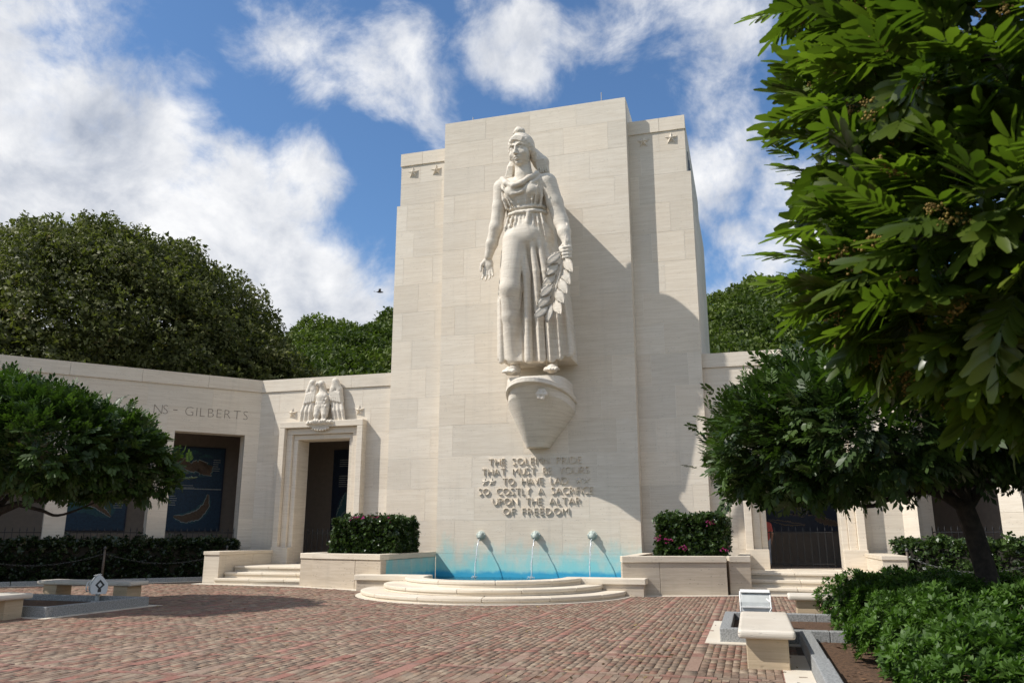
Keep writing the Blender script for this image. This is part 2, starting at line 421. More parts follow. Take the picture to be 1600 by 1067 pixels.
near_b, far_b = split_visible(bricks, 200); near_t, far_t = split_visible(bands, 90)
paver_field('brick_paving', far_b, M_sett); paver_field('band_tile_paving', far_t, M_band)
def unit_paver(mat):
    v = [(0, 0, 1), (1, 0, 1), (1, 1, 1), (0, 1, 1), (-.02, -.02, 0), (1.02, -.02, 0), (1.02, 1.02, 0), (-.02, 1.02, 0)]
    return raw('paver', v, [(0, 1, 2, 3)] + [(i + 4, (i + 1) % 4 + 4, (i + 1) % 4, i) for i in range(4)], mat)
for nm, items, mat in (('brick', near_b, M_sett), ('band_tile', near_t, M_band)):
    um = unit_paver(mat)
    for (a, b, c, d, z, tn) in items:
        link(nm, um, None, plaza, (a, c, -.020), (random.uniform(-.008, .008), random.uniform(-.008, .008), random.uniform(-.01, .01)), (b - a, d - c, z + .020))

# ---------------------------------------------------------------- the memorial tower
tower = empty('memorial_tower', (0, 0, 0), label='tall stepped travertine tower with carved inscription and stars behind the statue', cat='tower')
tcore = MB(); tcore.box(-3.592, 3.592, .004, 9, -.5, 17.545); tcore.build('core', M_mortar, tower)
for s in (-1, 1):
    m = MB(); a, b = sorted((s * 3.592, s * 5.812)); m.box(a, b, .524, 9, -.5, 14.49)
    a, b = sorted((s * 3.592, s * 5.672)); m.box(a, b, .524, 8.9, 14.49, 16.74); m.build('shoulder_core', M_mortar, tower)
ZS = [.97 + 1.12 * k for k in range(15)] + [17.55]
ZS[-2] = 16.62
jl = {0: [-2.93, -1.05, .95, 2.9], 1: [-2.2, -.2, 1.9], 2: [-2.3, 2.2], 3: [-3.05, -.4, 1.2, 2.9], 4: [-2.6, -1.0, 1.3, 2.4], 13: [-1.6, 1.2, 2.9], 14: [-1.9, -.1, 1.72]}
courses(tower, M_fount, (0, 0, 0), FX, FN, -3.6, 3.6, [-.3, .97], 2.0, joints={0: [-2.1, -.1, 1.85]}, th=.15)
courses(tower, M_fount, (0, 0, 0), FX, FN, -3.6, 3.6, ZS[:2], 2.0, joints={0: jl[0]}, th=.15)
courses(tower, M_wall, (0, 0, 0), FX, FN, -3.6, 3.6, ZS[1:], 1.95, seed=3, joints={k - 1: v for k, v in jl.items() if k}, th=.15)
for s in (-1, 1):
    ux = (s, 0)
    courses(tower, M_wall, (0, .52, 0), ux, FN, 3.6, 5.82, [-.3, .97] + [.97 + 1.127 * k for k in range(1, 13)], 1.5, seed=11 + s, th=.15)
    courses(tower, M_wall, (0, .52, 0), ux, FN, 3.6, 5.68, [.97 + 1.127 * 12, 15.4, 16.18], 1.45, seed=15 + s, th=.15)
    for a, b in ((3.6, 4.75), (4.75, 5.70)): block(tower, M_wall, (0, .52, 0), ux, FN, a, b, 16.2, 16.75, .2, .045)
    # slab's side return and outer side
    courses(tower, M_wall, (s * 3.6, 0, 0), (0, 1), (s, 0), .155, .515, ZS[:-2], 3, seed=5, th=.14)
    courses(tower, M_wall, (s * 3.6, 0, 0), (0, 1), (s, 0), .155, 8.9, [ZS[-3], ZS[-2], ZS[-1]], 2.2, seed=6, th=.14)
    courses(tower, M_wall, (s * 5.82, 0, 0), (0, 1), (s, 0), .675, 8.9, [-.3, .97] + [.97 + 1.127 * k for k in range(1, 13)], 2.6, seed=8, th=.14)
    courses(tower, M_wall, (s * 5.68, 0, 0), (0, 1), (s, 0), .675, 8.8, [.97 + 1.127 * 12, 15.4, 16.75], 2.6, seed=9, th=.14)
    for k in range(9):                                  # dark blocks standing for the shade inside the side's grille slits
        MB().box(min(s * 5.60, s * 5.70), max(s * 5.60, s * 5.70), 1.6 + k * .75, 1.95 + k * .75, 15.0, 15.8).build('slit_shade', M_dark, tower)
for x, h in ((-2.55, .32), (2.65, .55)): MB().tube([(x, .35, 17.5), (x, .35, 17.55 + h)], .018, 6).build('lightning_rod', M_rod, tower)

def star_mesh(r, d, inner=.42):
    v = [(0, -d, 0)]; f = []
    for k in range(10):
        a = math.pi / 2 + k * math.pi / 5; rr = r if k % 2 == 0 else r * inner
        v.append((rr * math.cos(a), 0, rr * math.sin(a)))
    for k in range(10): f.append((0, 1 + (k + 1) % 10, 1 + k))
    v += [(x, .05, z) for x, y, z in v[1:11]]
    for k in range(10): f.append((1 + k, 1 + (k + 1) % 10, 11 + (k + 1) % 10, 11 + k))
    return raw('star', v, f, M_carved)
STAR = star_mesh(.25, .13)
for x, z in ((-5.15, 15.88), (-4.15, 15.86), (4.15, 15.88), (5.18, 15.88)): link('star', STAR, None, tower, (x, .515, z))

_glyph = {}
def glyph(ch, size, depth, mat, thin=0.):
    k = (ch, size, depth, mat.name)
    if k not in _glyph:
        cu = bpy.data.curves.new('t', 'FONT'); cu.body = ch; cu.size = size; cu.extrude = depth; cu.offset = thin; cu.resolution_u = 3
        o = bpy.data.objects.new('t', cu); col.objects.link(o)
        dg = bpy.context.evaluated_depsgraph_get(); dg.update()
        me = bpy.data.meshes.new_from_object(o.evaluated_get(dg)); me.name = 'letter'
        bpy.data.objects.remove(o); bpy.data.curves.remove(cu)
        me.materials.clear(); me.materials.append(mat)
        co = np.empty(len(me.vertices) * 3, np.float32); me.vertices.foreach_get('co', co); co = co.reshape(-1, 3)
        lo, hi = co.min(0), co.max(0); co[:, 0] -= lo[0]; me.vertices.foreach_set('co', co.ravel()); me.update()
        _glyph[k] = (me, float(hi[0] - lo[0]))
    return _glyph[k]
def write_line(parent, text, x0, x1, z, cap, depth, mat, M, thin=0, name='letter', space=1.05):
    """letters set between x0 and x1; M places the (x, out-of-wall, z) frame in the parent"""
    size = cap / .70
    items = [(c, 0 if c == ' ' else (cap * .95 if c == '*' else glyph(c, size, depth, mat, thin)[1])) for c in text]
    words = sum(1 for c in text if c == ' '); total = sum(w for _, w in items) + words * space * cap
    nsp = len(text) - 1 - words * 2
    tr = (x1 - x0 - total) / max(nsp, 1); x = x0; prev = ' '
    for i, (c, w) in enumerate(items):
        if c == ' ': x += space * cap; prev = ' '; continue
        if prev != ' ': x += tr
        if c == '*': o = link('star', STAR_S, None, parent); T = Matrix.Translation((x + w / 2, 0, z + cap * .48))
        else:
            o = link(name, glyph(c, size, depth, mat, thin)[0], None, parent)
            T = Matrix.Translation((x, 0, z)) @ Matrix.Rotation(R(90), 4, 'X')
        o.matrix_local = M @ T; x += w; prev = c
STAR_S = star_mesh(.14, .045, .36)
Mt = Matrix.Translation((0, -.022, 0))
for i, (t_, a, b) in enumerate((('THE SOLEMN PRIDE', -1.68, 1.66), ('THAT MUST BE YOURS', -1.93, 1.92), ('** TO HAVE LAID **', -1.93, 1.94),
                                ('SO COSTLY A SACRIFICE', -2.03, 2.04), ('UPON THE ALTAR', -1.52, 1.60), ('OF FREEDOM', -1.13, 1.19))):
    write_line(tower, t_, a, b, 3.97 - .342 * i, .25, .034, M_letter, Mt, thin=-.011)

# ---------------------------------------------------------------- signed-distance sculpting (statue, eagle, spouts, lamps)
def smin(a, b, k):
    if k <= 0: return np.minimum(a, b)
    h = np.clip(.5 + .5 * (b - a) / k, 0, 1); return b + (a - b) * h - k * h * (1 - h)

class Clay:
    def __init__(s, lo, hi, h):
        s.lo = np.array(lo, float); s.h = h; n = np.ceil((np.array(hi) - s.lo) / h).astype(int) + 1; s.n = n
        s.ax = [(s.lo[i] + h * np.arange(n[i])).astype(np.float32) for i in range(3)]
        s.F = np.full(n, .5, np.float32)
    def win(s, lo, hi):
        a = [max(0, int((lo[i] - s.lo[i]) / s.h)) for i in range(3)]; b = [min(s.n[i], int((hi[i] - s.lo[i]) / s.h) + 2) for i in range(3)]
        if any(a[i] >= b[i] for i in range(3)): return None, None
        sl = tuple(slice(a[i], b[i]) for i in range(3))
        return sl, (s.ax[0][sl[0]][:, None, None], s.ax[1][sl[1]][None, :, None], s.ax[2][sl[2]][None, None, :])
    def put(s, lo, hi, fn, k=.05, cut=False, pad=.22):
        pad = max(pad, k * 1.5)
        sl, g = s.win(np.array(lo) - pad, np.array(hi) + pad)
        if sl is None: return s
        d = fn(*g)
        s.F[sl] = -smin(-s.F[sl], d, k) if cut else smin(s.F[sl], d, k)
        return s
    def cap(s, a, b, r1, r2=None, k=.05, cut=False):
        r2 = r1 if r2 is None else r2; a = np.array(a, np.float32); b = np.array(b, np.float32); ba = b - a; bb = float(ba @ ba) + 1e-9; r = max(r1, r2)
        def fn(x, y, z):
            px, py, pz = x - a[0], y - a[1], z - a[2]; t = np.clip((px * ba[0] + py * ba[1] + pz * ba[2]) / bb, 0, 1)
            return np.sqrt((px - t * ba[0]) ** 2 + (py - t * ba[1]) ** 2 + (pz - t * ba[2]) ** 2) - (r1 + (r2 - r1) * t)
        return s.put(np.minimum(a, b) - r, np.maximum(a, b) + r, fn, k, cut)
    def chain(s, pts, rad, k=.05, cut=False):
        if not isinstance(rad, (list, tuple)): rad = [rad] * len(pts)
        for i in range(len(pts) - 1): s.cap(pts[i], pts[i + 1], rad[i], rad[i + 1], k, cut)
        return s
    def ell(s, c, r, k=.05, cut=False, rot=None):
        c = np.array(c, np.float32); r = np.array(r, np.float32); Q = np.eye(3) if rot is None else np.array(rot)
        m = float(r.max())
        def fn(x, y, z):
            px, py, pz = x - c[0], y - c[1], z - c[2]
            u = (Q[0][0] * px + Q[0][1] * py + Q[0][2] * pz) / r[0]; v = (Q[1][0] * px + Q[1][1] * py + Q[1][2] * pz) / r[1]; w = (Q[2][0] * px + Q[2][1] * py + Q[2][2] * pz) / r[2]
            k0 = np.sqrt(u * u + v * v + w * w) + 1e-6; k1 = np.sqrt((u / r[0]) ** 2 + (v / r[1]) ** 2 + (w / r[2]) ** 2) + 1e-6
            return k0 * (k0 - 1) / k1
        return s.put(c - m, c + m, fn, k, cut)
    def box(s, lo, hi, rd=.03, k=.02, cut=False):
        lo = np.array(lo, np.float32); hi = np.array(hi, np.float32); c = (lo + hi) / 2; hf = (hi - lo) / 2 - rd
        def fn(x, y, z):
            qx, qy, qz = np.abs(x - c[0]) - hf[0], np.abs(y - c[1]) - hf[1], np.abs(z - c[2]) - hf[2]
            return np.sqrt(np.maximum(qx, 0) ** 2 + np.maximum(qy, 0) ** 2 + np.maximum(qz, 0) ** 2) + np.minimum(np.maximum(qx, np.maximum(qy, qz)), 0) - rd
        return s.put(lo, hi, fn, k, cut)
    def mesh(s, name, mat, parent, smooth=True, **kw):
        F = s.F; F[0] = F[-1] = .5; F[:, 0] = F[:, -1] = .5; F[:, :, 0] = F[:, :, -1] = .5
        S = F < 0; n = s.n
        cs = [(i, j, k) for i in (0, 1) for j in (0, 1) for k in (0, 1)]
        cnt = sum(S[i:n[0] - 1 + i, j:n[1] - 1 + j, k:n[2] - 1 + k].astype(np.int8) for i, j, k in cs)
        act = np.argwhere((cnt > 0) & (cnt < 8)); idx = -np.ones(n - 1, np.int64); idx[tuple(act.T)] = np.arange(len(act))
        val = {c: F[act[:, 0] + c[0], act[:, 1] + c[1], act[:, 2] + c[2]] for c in cs}
        acc = np.zeros((len(act), 3)); num = np.zeros(len(act))
        for c in cs:
            for ax in range(3):
                if c[ax]: continue
                d = list(c); d[ax] = 1; d = tuple(d); a, b = val[c], val[d]; m = (a < 0) != (b < 0)
                t = a[m] / (a[m] - b[m]); p = np.tile(np.array(c, float), (m.sum(), 1)); p[:, ax] += t
                acc[m] += p; num[m] += 1
        V = s.lo + (act + acc / num[:, None]) * s.h
        faces = []
        for ax in range(3):
            u, v = (ax + 1) % 3, (ax + 2) % 3
            sa = [slice(None)] * 3; sb = [slice(None)] * 3; sa[ax] = slice(0, -1); sb[ax] = slice(1, None)
            A, B = S[tuple(sa)], S[tuple(sb)]
            e = np.argwhere(A != B); flip = A[tuple(e.T)]
            q = []
            for du, dv in ((0, 0), (-1, 0), (-1, -1), (0, -1)):
                w = e.copy(); w[:, u] += du; w[:, v] += dv; q.append(idx[tuple(w.T)])
            q = np.stack(q, 1); q[~flip] = q[~flip][:, ::-1]; faces.append(q)
        f = np.concatenate(faces); f = f[(f >= 0).all(1)]
        return mk(name, V, f, mat, parent, smooth, **kw)
# ---------------------------------------------------------------- the statue (stone figure on a ship's-prow bracket)
statue = empty('statue', (.05, 0, 6.62), label='colossal pale stone statue of a robed woman holding a laurel branch', cat='statue')
def PZ(z): return -(1.08 + .14 * z)              # how far the figure's middle stands out from the wall

def lerp(z, zs, vs): return np.interp(z, zs, vs).astype(np.float32)

def build_statue():
    # ---- robe
    C = Clay((-1.45, -3.1, .25), (2.1, .1, 7.75), .034)
    zs = [.4, 2, 3.5, 5.0, 5.6]; XL = [-1.0, -.95, -.84, -.64, -.44]; XR = [1.66, 1.52, 1.40, 1.12, .92]; DB = [.42, .38, .38, .44, .40]
    def skirt(x, y, z):
        xl, xr, b = lerp(z, zs, XL), lerp(z, zs, XR), lerp(z, zs, DB)
        c, a = (xl + xr) / 2, (xr - xl) / 2 - .10
        u = np.abs((x - c) / a); v = np.abs((y - (PZ(z) + .05)) / b)
        d = ((u ** 2.6 + v ** 2.6 + 1e-6) ** (1 / 2.6) - 1) * b * .8
        flute = .055 * np.sin((x - c) * 17 + .6 * np.sin(z * .8)) * lerp(z, [.4, 4.2, 5.2], [1, .6, 0]) * (x > -.05)
        d = d + flute
        hem = .50 + .22 * np.abs((x - .3) / 1.2) ** 2
        return np.maximum(np.maximum(d, hem - z), z - 5.75)
    C.put((-1.1, -2.6, .4), (1.75, -.5, 5.8), skirt, 0)
    # mass that ties the figure to the wall
    def mass(x, y, z):
        xl, xr = lerp(z, [.4, 4, 5.6, 7.3], [-.86, -.74, -.46, -.60]), lerp(z, [.4, 4, 5.6, 7.3], [1.58, 1.28, .86, 1.05])
        return np.maximum(np.maximum(np.maximum(xl - x, x - xr), np.maximum(.62 - z, z - 7.2)), np.maximum(PZ(z) - .02 - y, y - .05))
    C.put((-1.1, -2, .4), (1.7, .05, 7.3), mass, .12)
    # torso
    C.ell((.17, PZ(6.8) - .02, 6.75), (.74, .46, .78), .1)
    C.ell((.24, PZ(5.9) - .02, 5.9), (.62, .40, .62), .15)
    C.ell((.28, PZ(5.1), 5.1), (.86, .50, .62), .2)
    C.ell((-.16, PZ(6.75) - .36, 6.72), (.27, .24, .27), .10); C.ell((.52, PZ(6.75) - .36, 6.70), (.27, .24, .27), .10)
    C.cap((-.60, PZ(7.1), 7.12), (.98, PZ(7.1), 7.12), .30, .32, .15)
    C.ell((.25, PZ(5.3) - .40, 5.15), (.42, .20, .42), .2)                                  # belly
    # right leg under the cloth
    C.chain([(-.12, PZ(5.0) - .16, 5.0), (-.31, PZ(3.2) - .52, 3.15), (-.38, PZ(2.2) - .34, 2.2), (-.44, PZ(.7) - .12, .66)], [.50, .38, .33, .22], .10)
    C.ell((-.32, PZ(3.05) - .62, 3.08), (.27, .26, .34), .1)
    # side drapery and the long folds
    C.chain([(-.66, PZ(4.6) - .02, 4.7), (-.84, PZ(3) - .0, 2.8), (-.94, PZ(.8) + .05, .80)], [.09, .12, .13], .05)
    C.chain([(-.80, PZ(3) - .18, 2.9), (-.86, PZ(.8) - .12, .62)], [.05, .10], .05)
    folds = [([(.10, 5.55), (.16, 4.6), (.24, 3.6), (.22, 2), (.19, .56)], [.06, .10, .14, .14, .155], .46),
             ([(.34, 5.6), (.48, 4.7), (.58, 3.7), (.62, 2), (.62, .58)], [.05, .09, .13, .15, .17], .44),
             ([(.52, 5.62), (.74, 4.7), (.88, 3.7), (.94, 2.2), (.98, .56)], [.05, .09, .12, .14, .16], .40),
             ([(.68, 5.6), (.95, 4.6), (1.14, 3.4), (1.22, 2), (1.27, .64)], [.05, .09, .12, .14, .16], .30),
             ([(.82, 5.5), (1.12, 4.4), (1.34, 3), (1.44, 2), (1.53, .74)], [.05, .09, .12, .13, .15], .12),
             ([(-.10, 5.5), (-.02, 4.4), (.02, 3.4), (-.02, 2.4)], [.05, .06, .05, .03], .50),
             ([(-.30, 5.5), (-.44, 5.0), (-.52, 4.4)], [.05, .06, .03], .42)]
    for pts, rd, out in folds:
        C.chain([(x, PZ(z) - out, z) for x, z in pts], rd, .05)
    for xa, xb, out in ((.40, .44, .60), (.76, .80, .58), (1.08, 1.12, .50), (1.36, 1.42, .32)):   # valleys
        C.chain([(xa - .10, PZ(4.6) - out, 4.7), (xa, PZ(3.2) - out, 3.2), (xb, PZ(.45) - out, .40)], [.03, .10, .15], .04, True)
    # gathers under the belt, creases over the hip and thigh
    for i in range(9):
        x0 = -.34 + .145 * i; x1 = .25 + (x0 - .25) * (1.30 + .03 * (i % 2)); zl = 5.05 - .22 * (i % 3)
        o0, o1 = .36 + .08 * (1 - abs(x0 - .25) / .6), .44 + .06 * (1 - abs(x0 - .25) / .6)
        C.chain([(x0, PZ(5.8) - o0, 5.82), ((x0 + x1) / 2, PZ(5.4) - o1 - .02, 5.42), (x1, PZ(zl) - o1 + .03, zl)], [.035, .042, .012], .03)
    for k, (xa, za, xb, zb) in enumerate(((-.62, 4.9, -.02, 4.35), (-.66, 4.5, .02, 3.95), (-.62, 4.0, -.05, 3.62), (-.60, 2.75, -.10, 2.95), (-.62, 2.45, -.14, 2.62))):
        C.chain([(xa, PZ(za) - .36, za), ((xa + xb) / 2, PZ((za + zb) / 2) - (.62 if za > 3.5 else .66), (za + zb) / 2 - .05), (xb, PZ(zb) - .46, zb)], [.012, .032, .012], .03)
    for pts in ([(-.02, 4.9), (.03, 4.0), (.07, 3.0), (.05, 1.6), (.02, .5)], [(.40, 4.6), (.42, 3.4), (.44, .4)], [(.76, 4.4), (.77, 3.2), (.80, .4)], [(1.04, 4.3), (1.08, 3.0), (1.12, .4)]):
        C.chain([(x, PZ(z) - .55, z) for x, z in pts], [.02] + [.075] * (len(pts) - 1), .02, True)
    # belt with a sash, cowl neckline, blouse folds
    a = [(-.42, .05), (-.30, .26), (-.05, .40), (.25, .45), (.55, .42), (.80, .26), (.93, .02)]
    C.chain([(x, PZ(5.95) - d, 5.92 + .05 * abs(x - .25)) for x, d in a], .075, .03)
    C.chain([(x, PZ(6.1) - d + .01, 6.10 + .06 * abs(x - .25)) for x, d in a], .05, .04)
    C.chain([(.42, PZ(5.9) - .46, 5.9), (.36, PZ(5.6) - .5, 5.5), (.40, PZ(5.2) - .52, 5.0)], [.08, .07, .04], .05)
    def drape(pts, r, k=.06): C.chain([(x, PZ(z) - d, z) for x, z, d in pts], r, k)
    drape([(-.55, 7.34, .16), (-.36, 7.06, .40), (-.05, 6.86, .58), (.22, 6.94, .56), (.48, 7.16, .44), (.68, 7.38, .18)], [.12, .10, .09, .09, .10, .13])
    drape([(-.62, 7.2, .18), (-.46, 6.86, .40), (-.12, 6.56, .56), (.18, 6.60, .56), (.56, 6.95, .46), (.88, 7.2, .18)], [.07, .06, .05, .05, .06, .07])
    for xa, za, xb, zb in ((-.46, 6.95, -.20, 6.1), (-.30, 6.55, -.02, 6.05), (.80, 6.9, .62, 6.1), (.62, 6.6, .50, 6.08), (.36, 6.5, .30, 6.05), (.02, 6.45, .12, 6.06)):
        C.chain([(xa, PZ(za) - .50, za), ((xa + xb) / 2, PZ((za + zb) / 2) - .47, (za + zb) / 2), (xb, PZ(zb) - .40, zb)], [.02, .038, .03], .025)
    drape([(-.58, 6.9, .25), (-.5, 6.5, .33), (-.4, 6.15, .30)], .05); drape([(.88, 6.9, .26), (.86, 6.5, .3), (.8, 6.15, .28)], .05)
    C.ell((.2, PZ(7.3) - .30, 7.42), (.42, .34, .20), .08, True)                           # opening at the neck
    FIT = dict(scale=(1, 1, .94), loc=(0, 0, .2))
    robe = C.mesh('robe', M_carved, statue, **FIT)
    # ---- arms, neck, head, feet: one continuous body
    B = Clay((-1.6, -3.1, 3.2), (2.1, -.6, 9.25), .030)
    B.chain([(.18, PZ(7) - .0, 6.9), (.20, PZ(7.5) - .06, 7.45), (.16, PZ(8) - .10, 8.2)], [.42, .30, .27], .08)
    B.cap((-.58, PZ(7.1), 7.10), (.98, PZ(7.1), 7.10), .30, .32, .1)
    B.chain([(-.62, PZ(7.1) - .02, 7.10), (-.74, PZ(6.3) - .08, 6.35), (-.86, PZ(5.5) - .16, 5.58), (-1.05, PZ(5) - .12, 5.0), (-1.20, PZ(4.6) - .08, 4.55)], [.31, .24, .235, .20, .145], .10)
    B.chain([(1.02, PZ(7.1) - .02, 7.08), (1.25, PZ(6.3) - .04, 6.30), (1.46, PZ(5.5) - .12, 5.55), (1.60, PZ(5) - .34, 5.05), (1.70, PZ(4.7) - .48, 4.62)], [.33, .285, .255, .215, .155], .10)
    # open right hand, palm forward, fingers down
    y = PZ(4.2) - .06
    B.ell((-1.23, y, 4.26), (.185, .10, .27), .06)
    for i, (x0, L, sp) in enumerate(((-1.365, .37, -.05), (-1.275, .43, -.015), (-1.185, .40, .03), (-1.10, .30, .06))):
        B.chain([(x0, y, 4.10), (x0 + sp * .5, y - .02, 4.04 - L * .45), (x0 + sp, y - .06, 4.04 - L * .8), (x0 + sp, y - .12, 4.04 - L)], [.056, .05, .042, .034], .018)
    B.chain([(-1.33, y - .02, 4.42), (-1.44, y - .08, 4.26), (-1.475, y - .10, 4.10), (-1.46, y - .13, 3.98)], [.08, .065, .05, .04], .03)
    # left hand closed round the branch
    y2 = PZ(4.3) - .52
    B.ell((1.71, y2, 4.36), (.17, .17, .27), .05)
    for i in range(4):
        z0 = 4.40 - .125 * i
        B.chain([(1.83, y2 - .08, z0), (1.77, y2 - .23, z0 - .05), (1.63, y2 - .26, z0 - .07), (1.55, y2 - .17, z0 - .05)], [.062, .062, .056, .045], .016)
    B.chain([(1.60, y2 - .08, 4.50), (1.52, y2 - .18, 4.36), (1.55, y2 - .24, 4.20)], [.075, .062, .05], .03)
    # head
    hx, hz = .17, 8.34; hy = PZ(8.5) - .16; A = R(13); fx, fy = -math.sin(A), -math.cos(A); rx, ry = math.cos(A), -math.sin(A)
    TI = R(9); cT, sT = math.cos(TI), math.sin(TI)
    def H(u, v, w): k = w * cT + v * sT; return (hx + rx * u + fx * k, hy + ry * u + fy * k, hz + v * cT - w * sT)
    Q = [[rx, ry, 0], [fx * cT, fy * cT, -sT], [fx * sT, fy * sT, cT]]
    def he(u, v, w, r, k=.04, cut=False, cl=B): cl.ell(H(u, v, w), r, k, cut, Q)
    he(0, .08, -.04, (.395, .44, .44), .05); he(0, -.28, .10, (.315, .30, .32), .10)
    he(0, -.16, .16, (.335, .25, .28), .08)
    he(0, -.545, .27, (.11, .09, .085), .07)
    for s in (-1, 1):
        he(s * .165, -.005, .455, (.125, .13, .08), .025, True)
        he(s * .165, -.015, .315, (.092, .09, .075), .012)
        B.chain([H(s * .055, .075, .42), H(s * .16, .115, .42), H(s * .28, .06, .34)], [.034, .040, .03], .02)
        B.chain([H(s * .075, .02, .385), H(s * .165, .052, .395), H(s * .255, .01, .345)], .015, .012)
        B.chain([H(s * .085, -.06, .38), H(s * .165, -.085, .385), H(s * .245, -.055, .345)], .013, .012)
        B.ell(H(s * .23, -.20, .27), (.10, .10, .10), .08)
        B.ell(H(s * .045, -.245, .45), (.036, .04, .034), .02)
    B.cap(H(0, .05, .40), H(0, -.235, .515), .036, .058, .03)
    B.chain([H(-.12, -.378, .355), H(-.045, -.352, .415), H(0, -.362, .42), H(.045, -.352, .415), H(.12, -.378, .355)], [.016, .033, .03, .033, .016], .02)
    B.chain([H(-.09, -.425, .365), H(0, -.44, .41), H(.09, -.425, .365)], [.018, .042, .018], .02)
    B.chain([H(-.11, -.395, .39), H(0, -.393, .455), H(.11, -.395, .39)], .018, .01, True)
    B.mesh('body', M_carved, statue, **FIT)
    # feet with toes
    for (fx0, dx, fy0) in ((-.44, -.04, PZ(.2) - .08), (.86, .12, PZ(.2) - .04)):
        T = Clay((fx0 - .5, fy0 - 1.0, -.05), (fx0 + .6, fy0 + .4, 1.0), .026)
        T.chain([(fx0, fy0 + .10, .72), (fx0, fy0 + .06, .30), (fx0 + dx, fy0 - .45, .17)], [.19, .19, .17], .08)
        for t in range(5):
            xx = fx0 + dx - .17 + .085 * t; big = (t == 0) if dx > 0 else (t == 4)
            yy = fy0 - .60 + .03 * abs(t - 2)
            T.chain([(xx, fy0 - .42, .20), (xx * 1.0, yy, .16), (xx, yy - .13, .10)], [.055, .056 if not big else .075, .042 if not big else .062], .018)
        T.chain([(fx0 + dx - .22, fy0 - .35, .16), (fx0 + dx, fy0 - .38, .33), (fx0 + dx + .22, fy0 - .35, .16)], .035, .015)     # sandal strap
        T.mesh('foot', M_carved, statue, **FIT)
    # ---- hair
    K = Clay((-.75, -2.9, 7.2), (1.35, -1.0, 9.75), .026)
    K.ell(H(0, .17, -.07), (.455, .50, .50), .03, False, Q)
    K.ell(H(0, -.20, .50), (.355, .40, .475), .05, True, Q)
    for i in range(13):
        a = R(-98 + 196 * i / 12); u, v = math.sin(a) * .40, math.cos(a) * .40 - .02
        w = .30 * max(math.cos(a), 0) + .02 - .1 * abs(math.sin(a)) + .05
        he(u, v, w, (.085, .10, .085), .03, False, K)
        he(u * .93, v * .93 - .02, w + .08, (.055, .06, .05), .02, False, K)
    he(0, .70, .00, (.20, .22, .17), .04, False, K); K.chain([H(-.16, .66, .12), H(0, .83, .10), H(.16, .70, .10)], .05, .03)
    for s in (-1, 1):
        K.chain([H(s * .40, .05, -.02), H(s * .42, -.16, -.10), H(s * .38, -.36, -.22)], [.10, .10, .11], .06)
    K.chain([(-.12, PZ(8) + .18, 8.25), (-.24, PZ(8) + .20, 7.85), (-.38, PZ(8) + .22, 7.45)], [.18, .22, .14], .08)
    K.chain([(.50, PZ(8) + .18, 8.35), (.78, PZ(8) + .20, 7.95), (.92, PZ(8) + .22, 7.50)], [.22, .27, .17], .08)
    for i in range(5):
        f = i / 4
        K.chain([(-.06 - .10 * f, PZ(8) + .02, 8.2), (-.18 - .16 * f, PZ(8) - .02, 7.85), (-.26 - .24 * f, PZ(8) + .03, 7.42)], [.03, .035, .03], .02)
        K.chain([(.56 + .10 * f, PZ(8) + .02, 8.3), (.66 + .28 * f, PZ(8) - .05, 7.95), (.74 + .34 * f, PZ(8) + .02, 7.48)], [.03, .04, .03], .02)
    K.mesh('hair', M_carved, statue, **FIT)
    # ---- laurel branch: a stem and its leaves
    br = empty('laurel_branch', (0, 0, .2)); br.parent = statue; br.scale = (1, 1, .94)
    y2 = PZ(4.3) - .66
    pts = [(1.70, y2 + .16, 5.35), (1.69, y2 + .04, 4.8), (1.67, y2, 4.2), (1.52, y2 - .06, 3.5), (1.33, y2 - .06, 2.8), (1.18, y2 - .02, 2.1)]
    MB().tube(pts, [.05, .06, .085, .07, .06, .03], 8).build('stem', M_carved, br, True)
    def leafm(L, W):
        v, f = [], []
        for i in range(7):
            t = i / 6; w = W * math.sin(math.pi * min(1, t * .94 + .06)) ** .8; zz = -L * t; c = -.03 * math.sin(math.pi * t)
            v += [(-w, -.03 + c, zz), (-w * .5, .012 + c, zz), (0, -.028 + c, zz), (w * .5, .012 + c, zz), (w, -.03 + c, zz), (0, .06, zz)]
        for i in range(6):
            for j in range(6): f.append((i * 6 + j, i * 6 + (j + 1) % 6, i * 6 + 6 + (j + 1) % 6, i * 6 + 6 + j))
        return raw('leaf', v, f, M_carved, True)
    LM = leafm(.66, .17)
    for i in range(11):
        t = i / 10; z = 4.02 - 1.9 * t; x = float(np.interp(-z, [-4.2, -3.5, -2.8, -2.1], [1.67, 1.52, 1.33, 1.18]))
        s = 1 if i % 2 else -1
        link('leaf', LM, None, br, (x + s * .10, y2 - .10 - .03 * math.cos(i), z + .12), (R(random.uniform(-6, 4)), R(s * random.uniform(-8, 0) - s * 30 + 12), R(-s * 14)), (1, .9, random.uniform(.9, 1.1)))
    link('leaf', LM, None, br, (1.19, y2 - .06, 2.32), (0, R(14), 0), (1, 1.2, 1.05))
    # ---- bracket like a ship's bow
    m = MB(); c = .30
    def ring(z, a, b, x0, e, n=28, sheer=.42):
        r = []
        for k in range(n):
            t = math.pi * k / (n - 1); ct, st = math.cos(t), math.sin(t)
            r.append((x0 + a * math.copysign(abs(ct) ** (2 / e), ct), -b * abs(st) ** (2 / e), z - sheer * (1 - abs(st) ** (2 / e))))
        return r + [(x0 - a, .05, z - sheer), (x0 + a, .05, z - sheer)]
    m.loft([ring(.02, 1.16, 2.25, c, 2.1), ring(-.02, 1.20, 2.3, c, 2.1), ring(-.15, 1.20, 2.3, c, 2.1), ring(-.18, 1.17, 2.2, c, 2.1)])
    m.build('prow_deck', M_carved, statue)
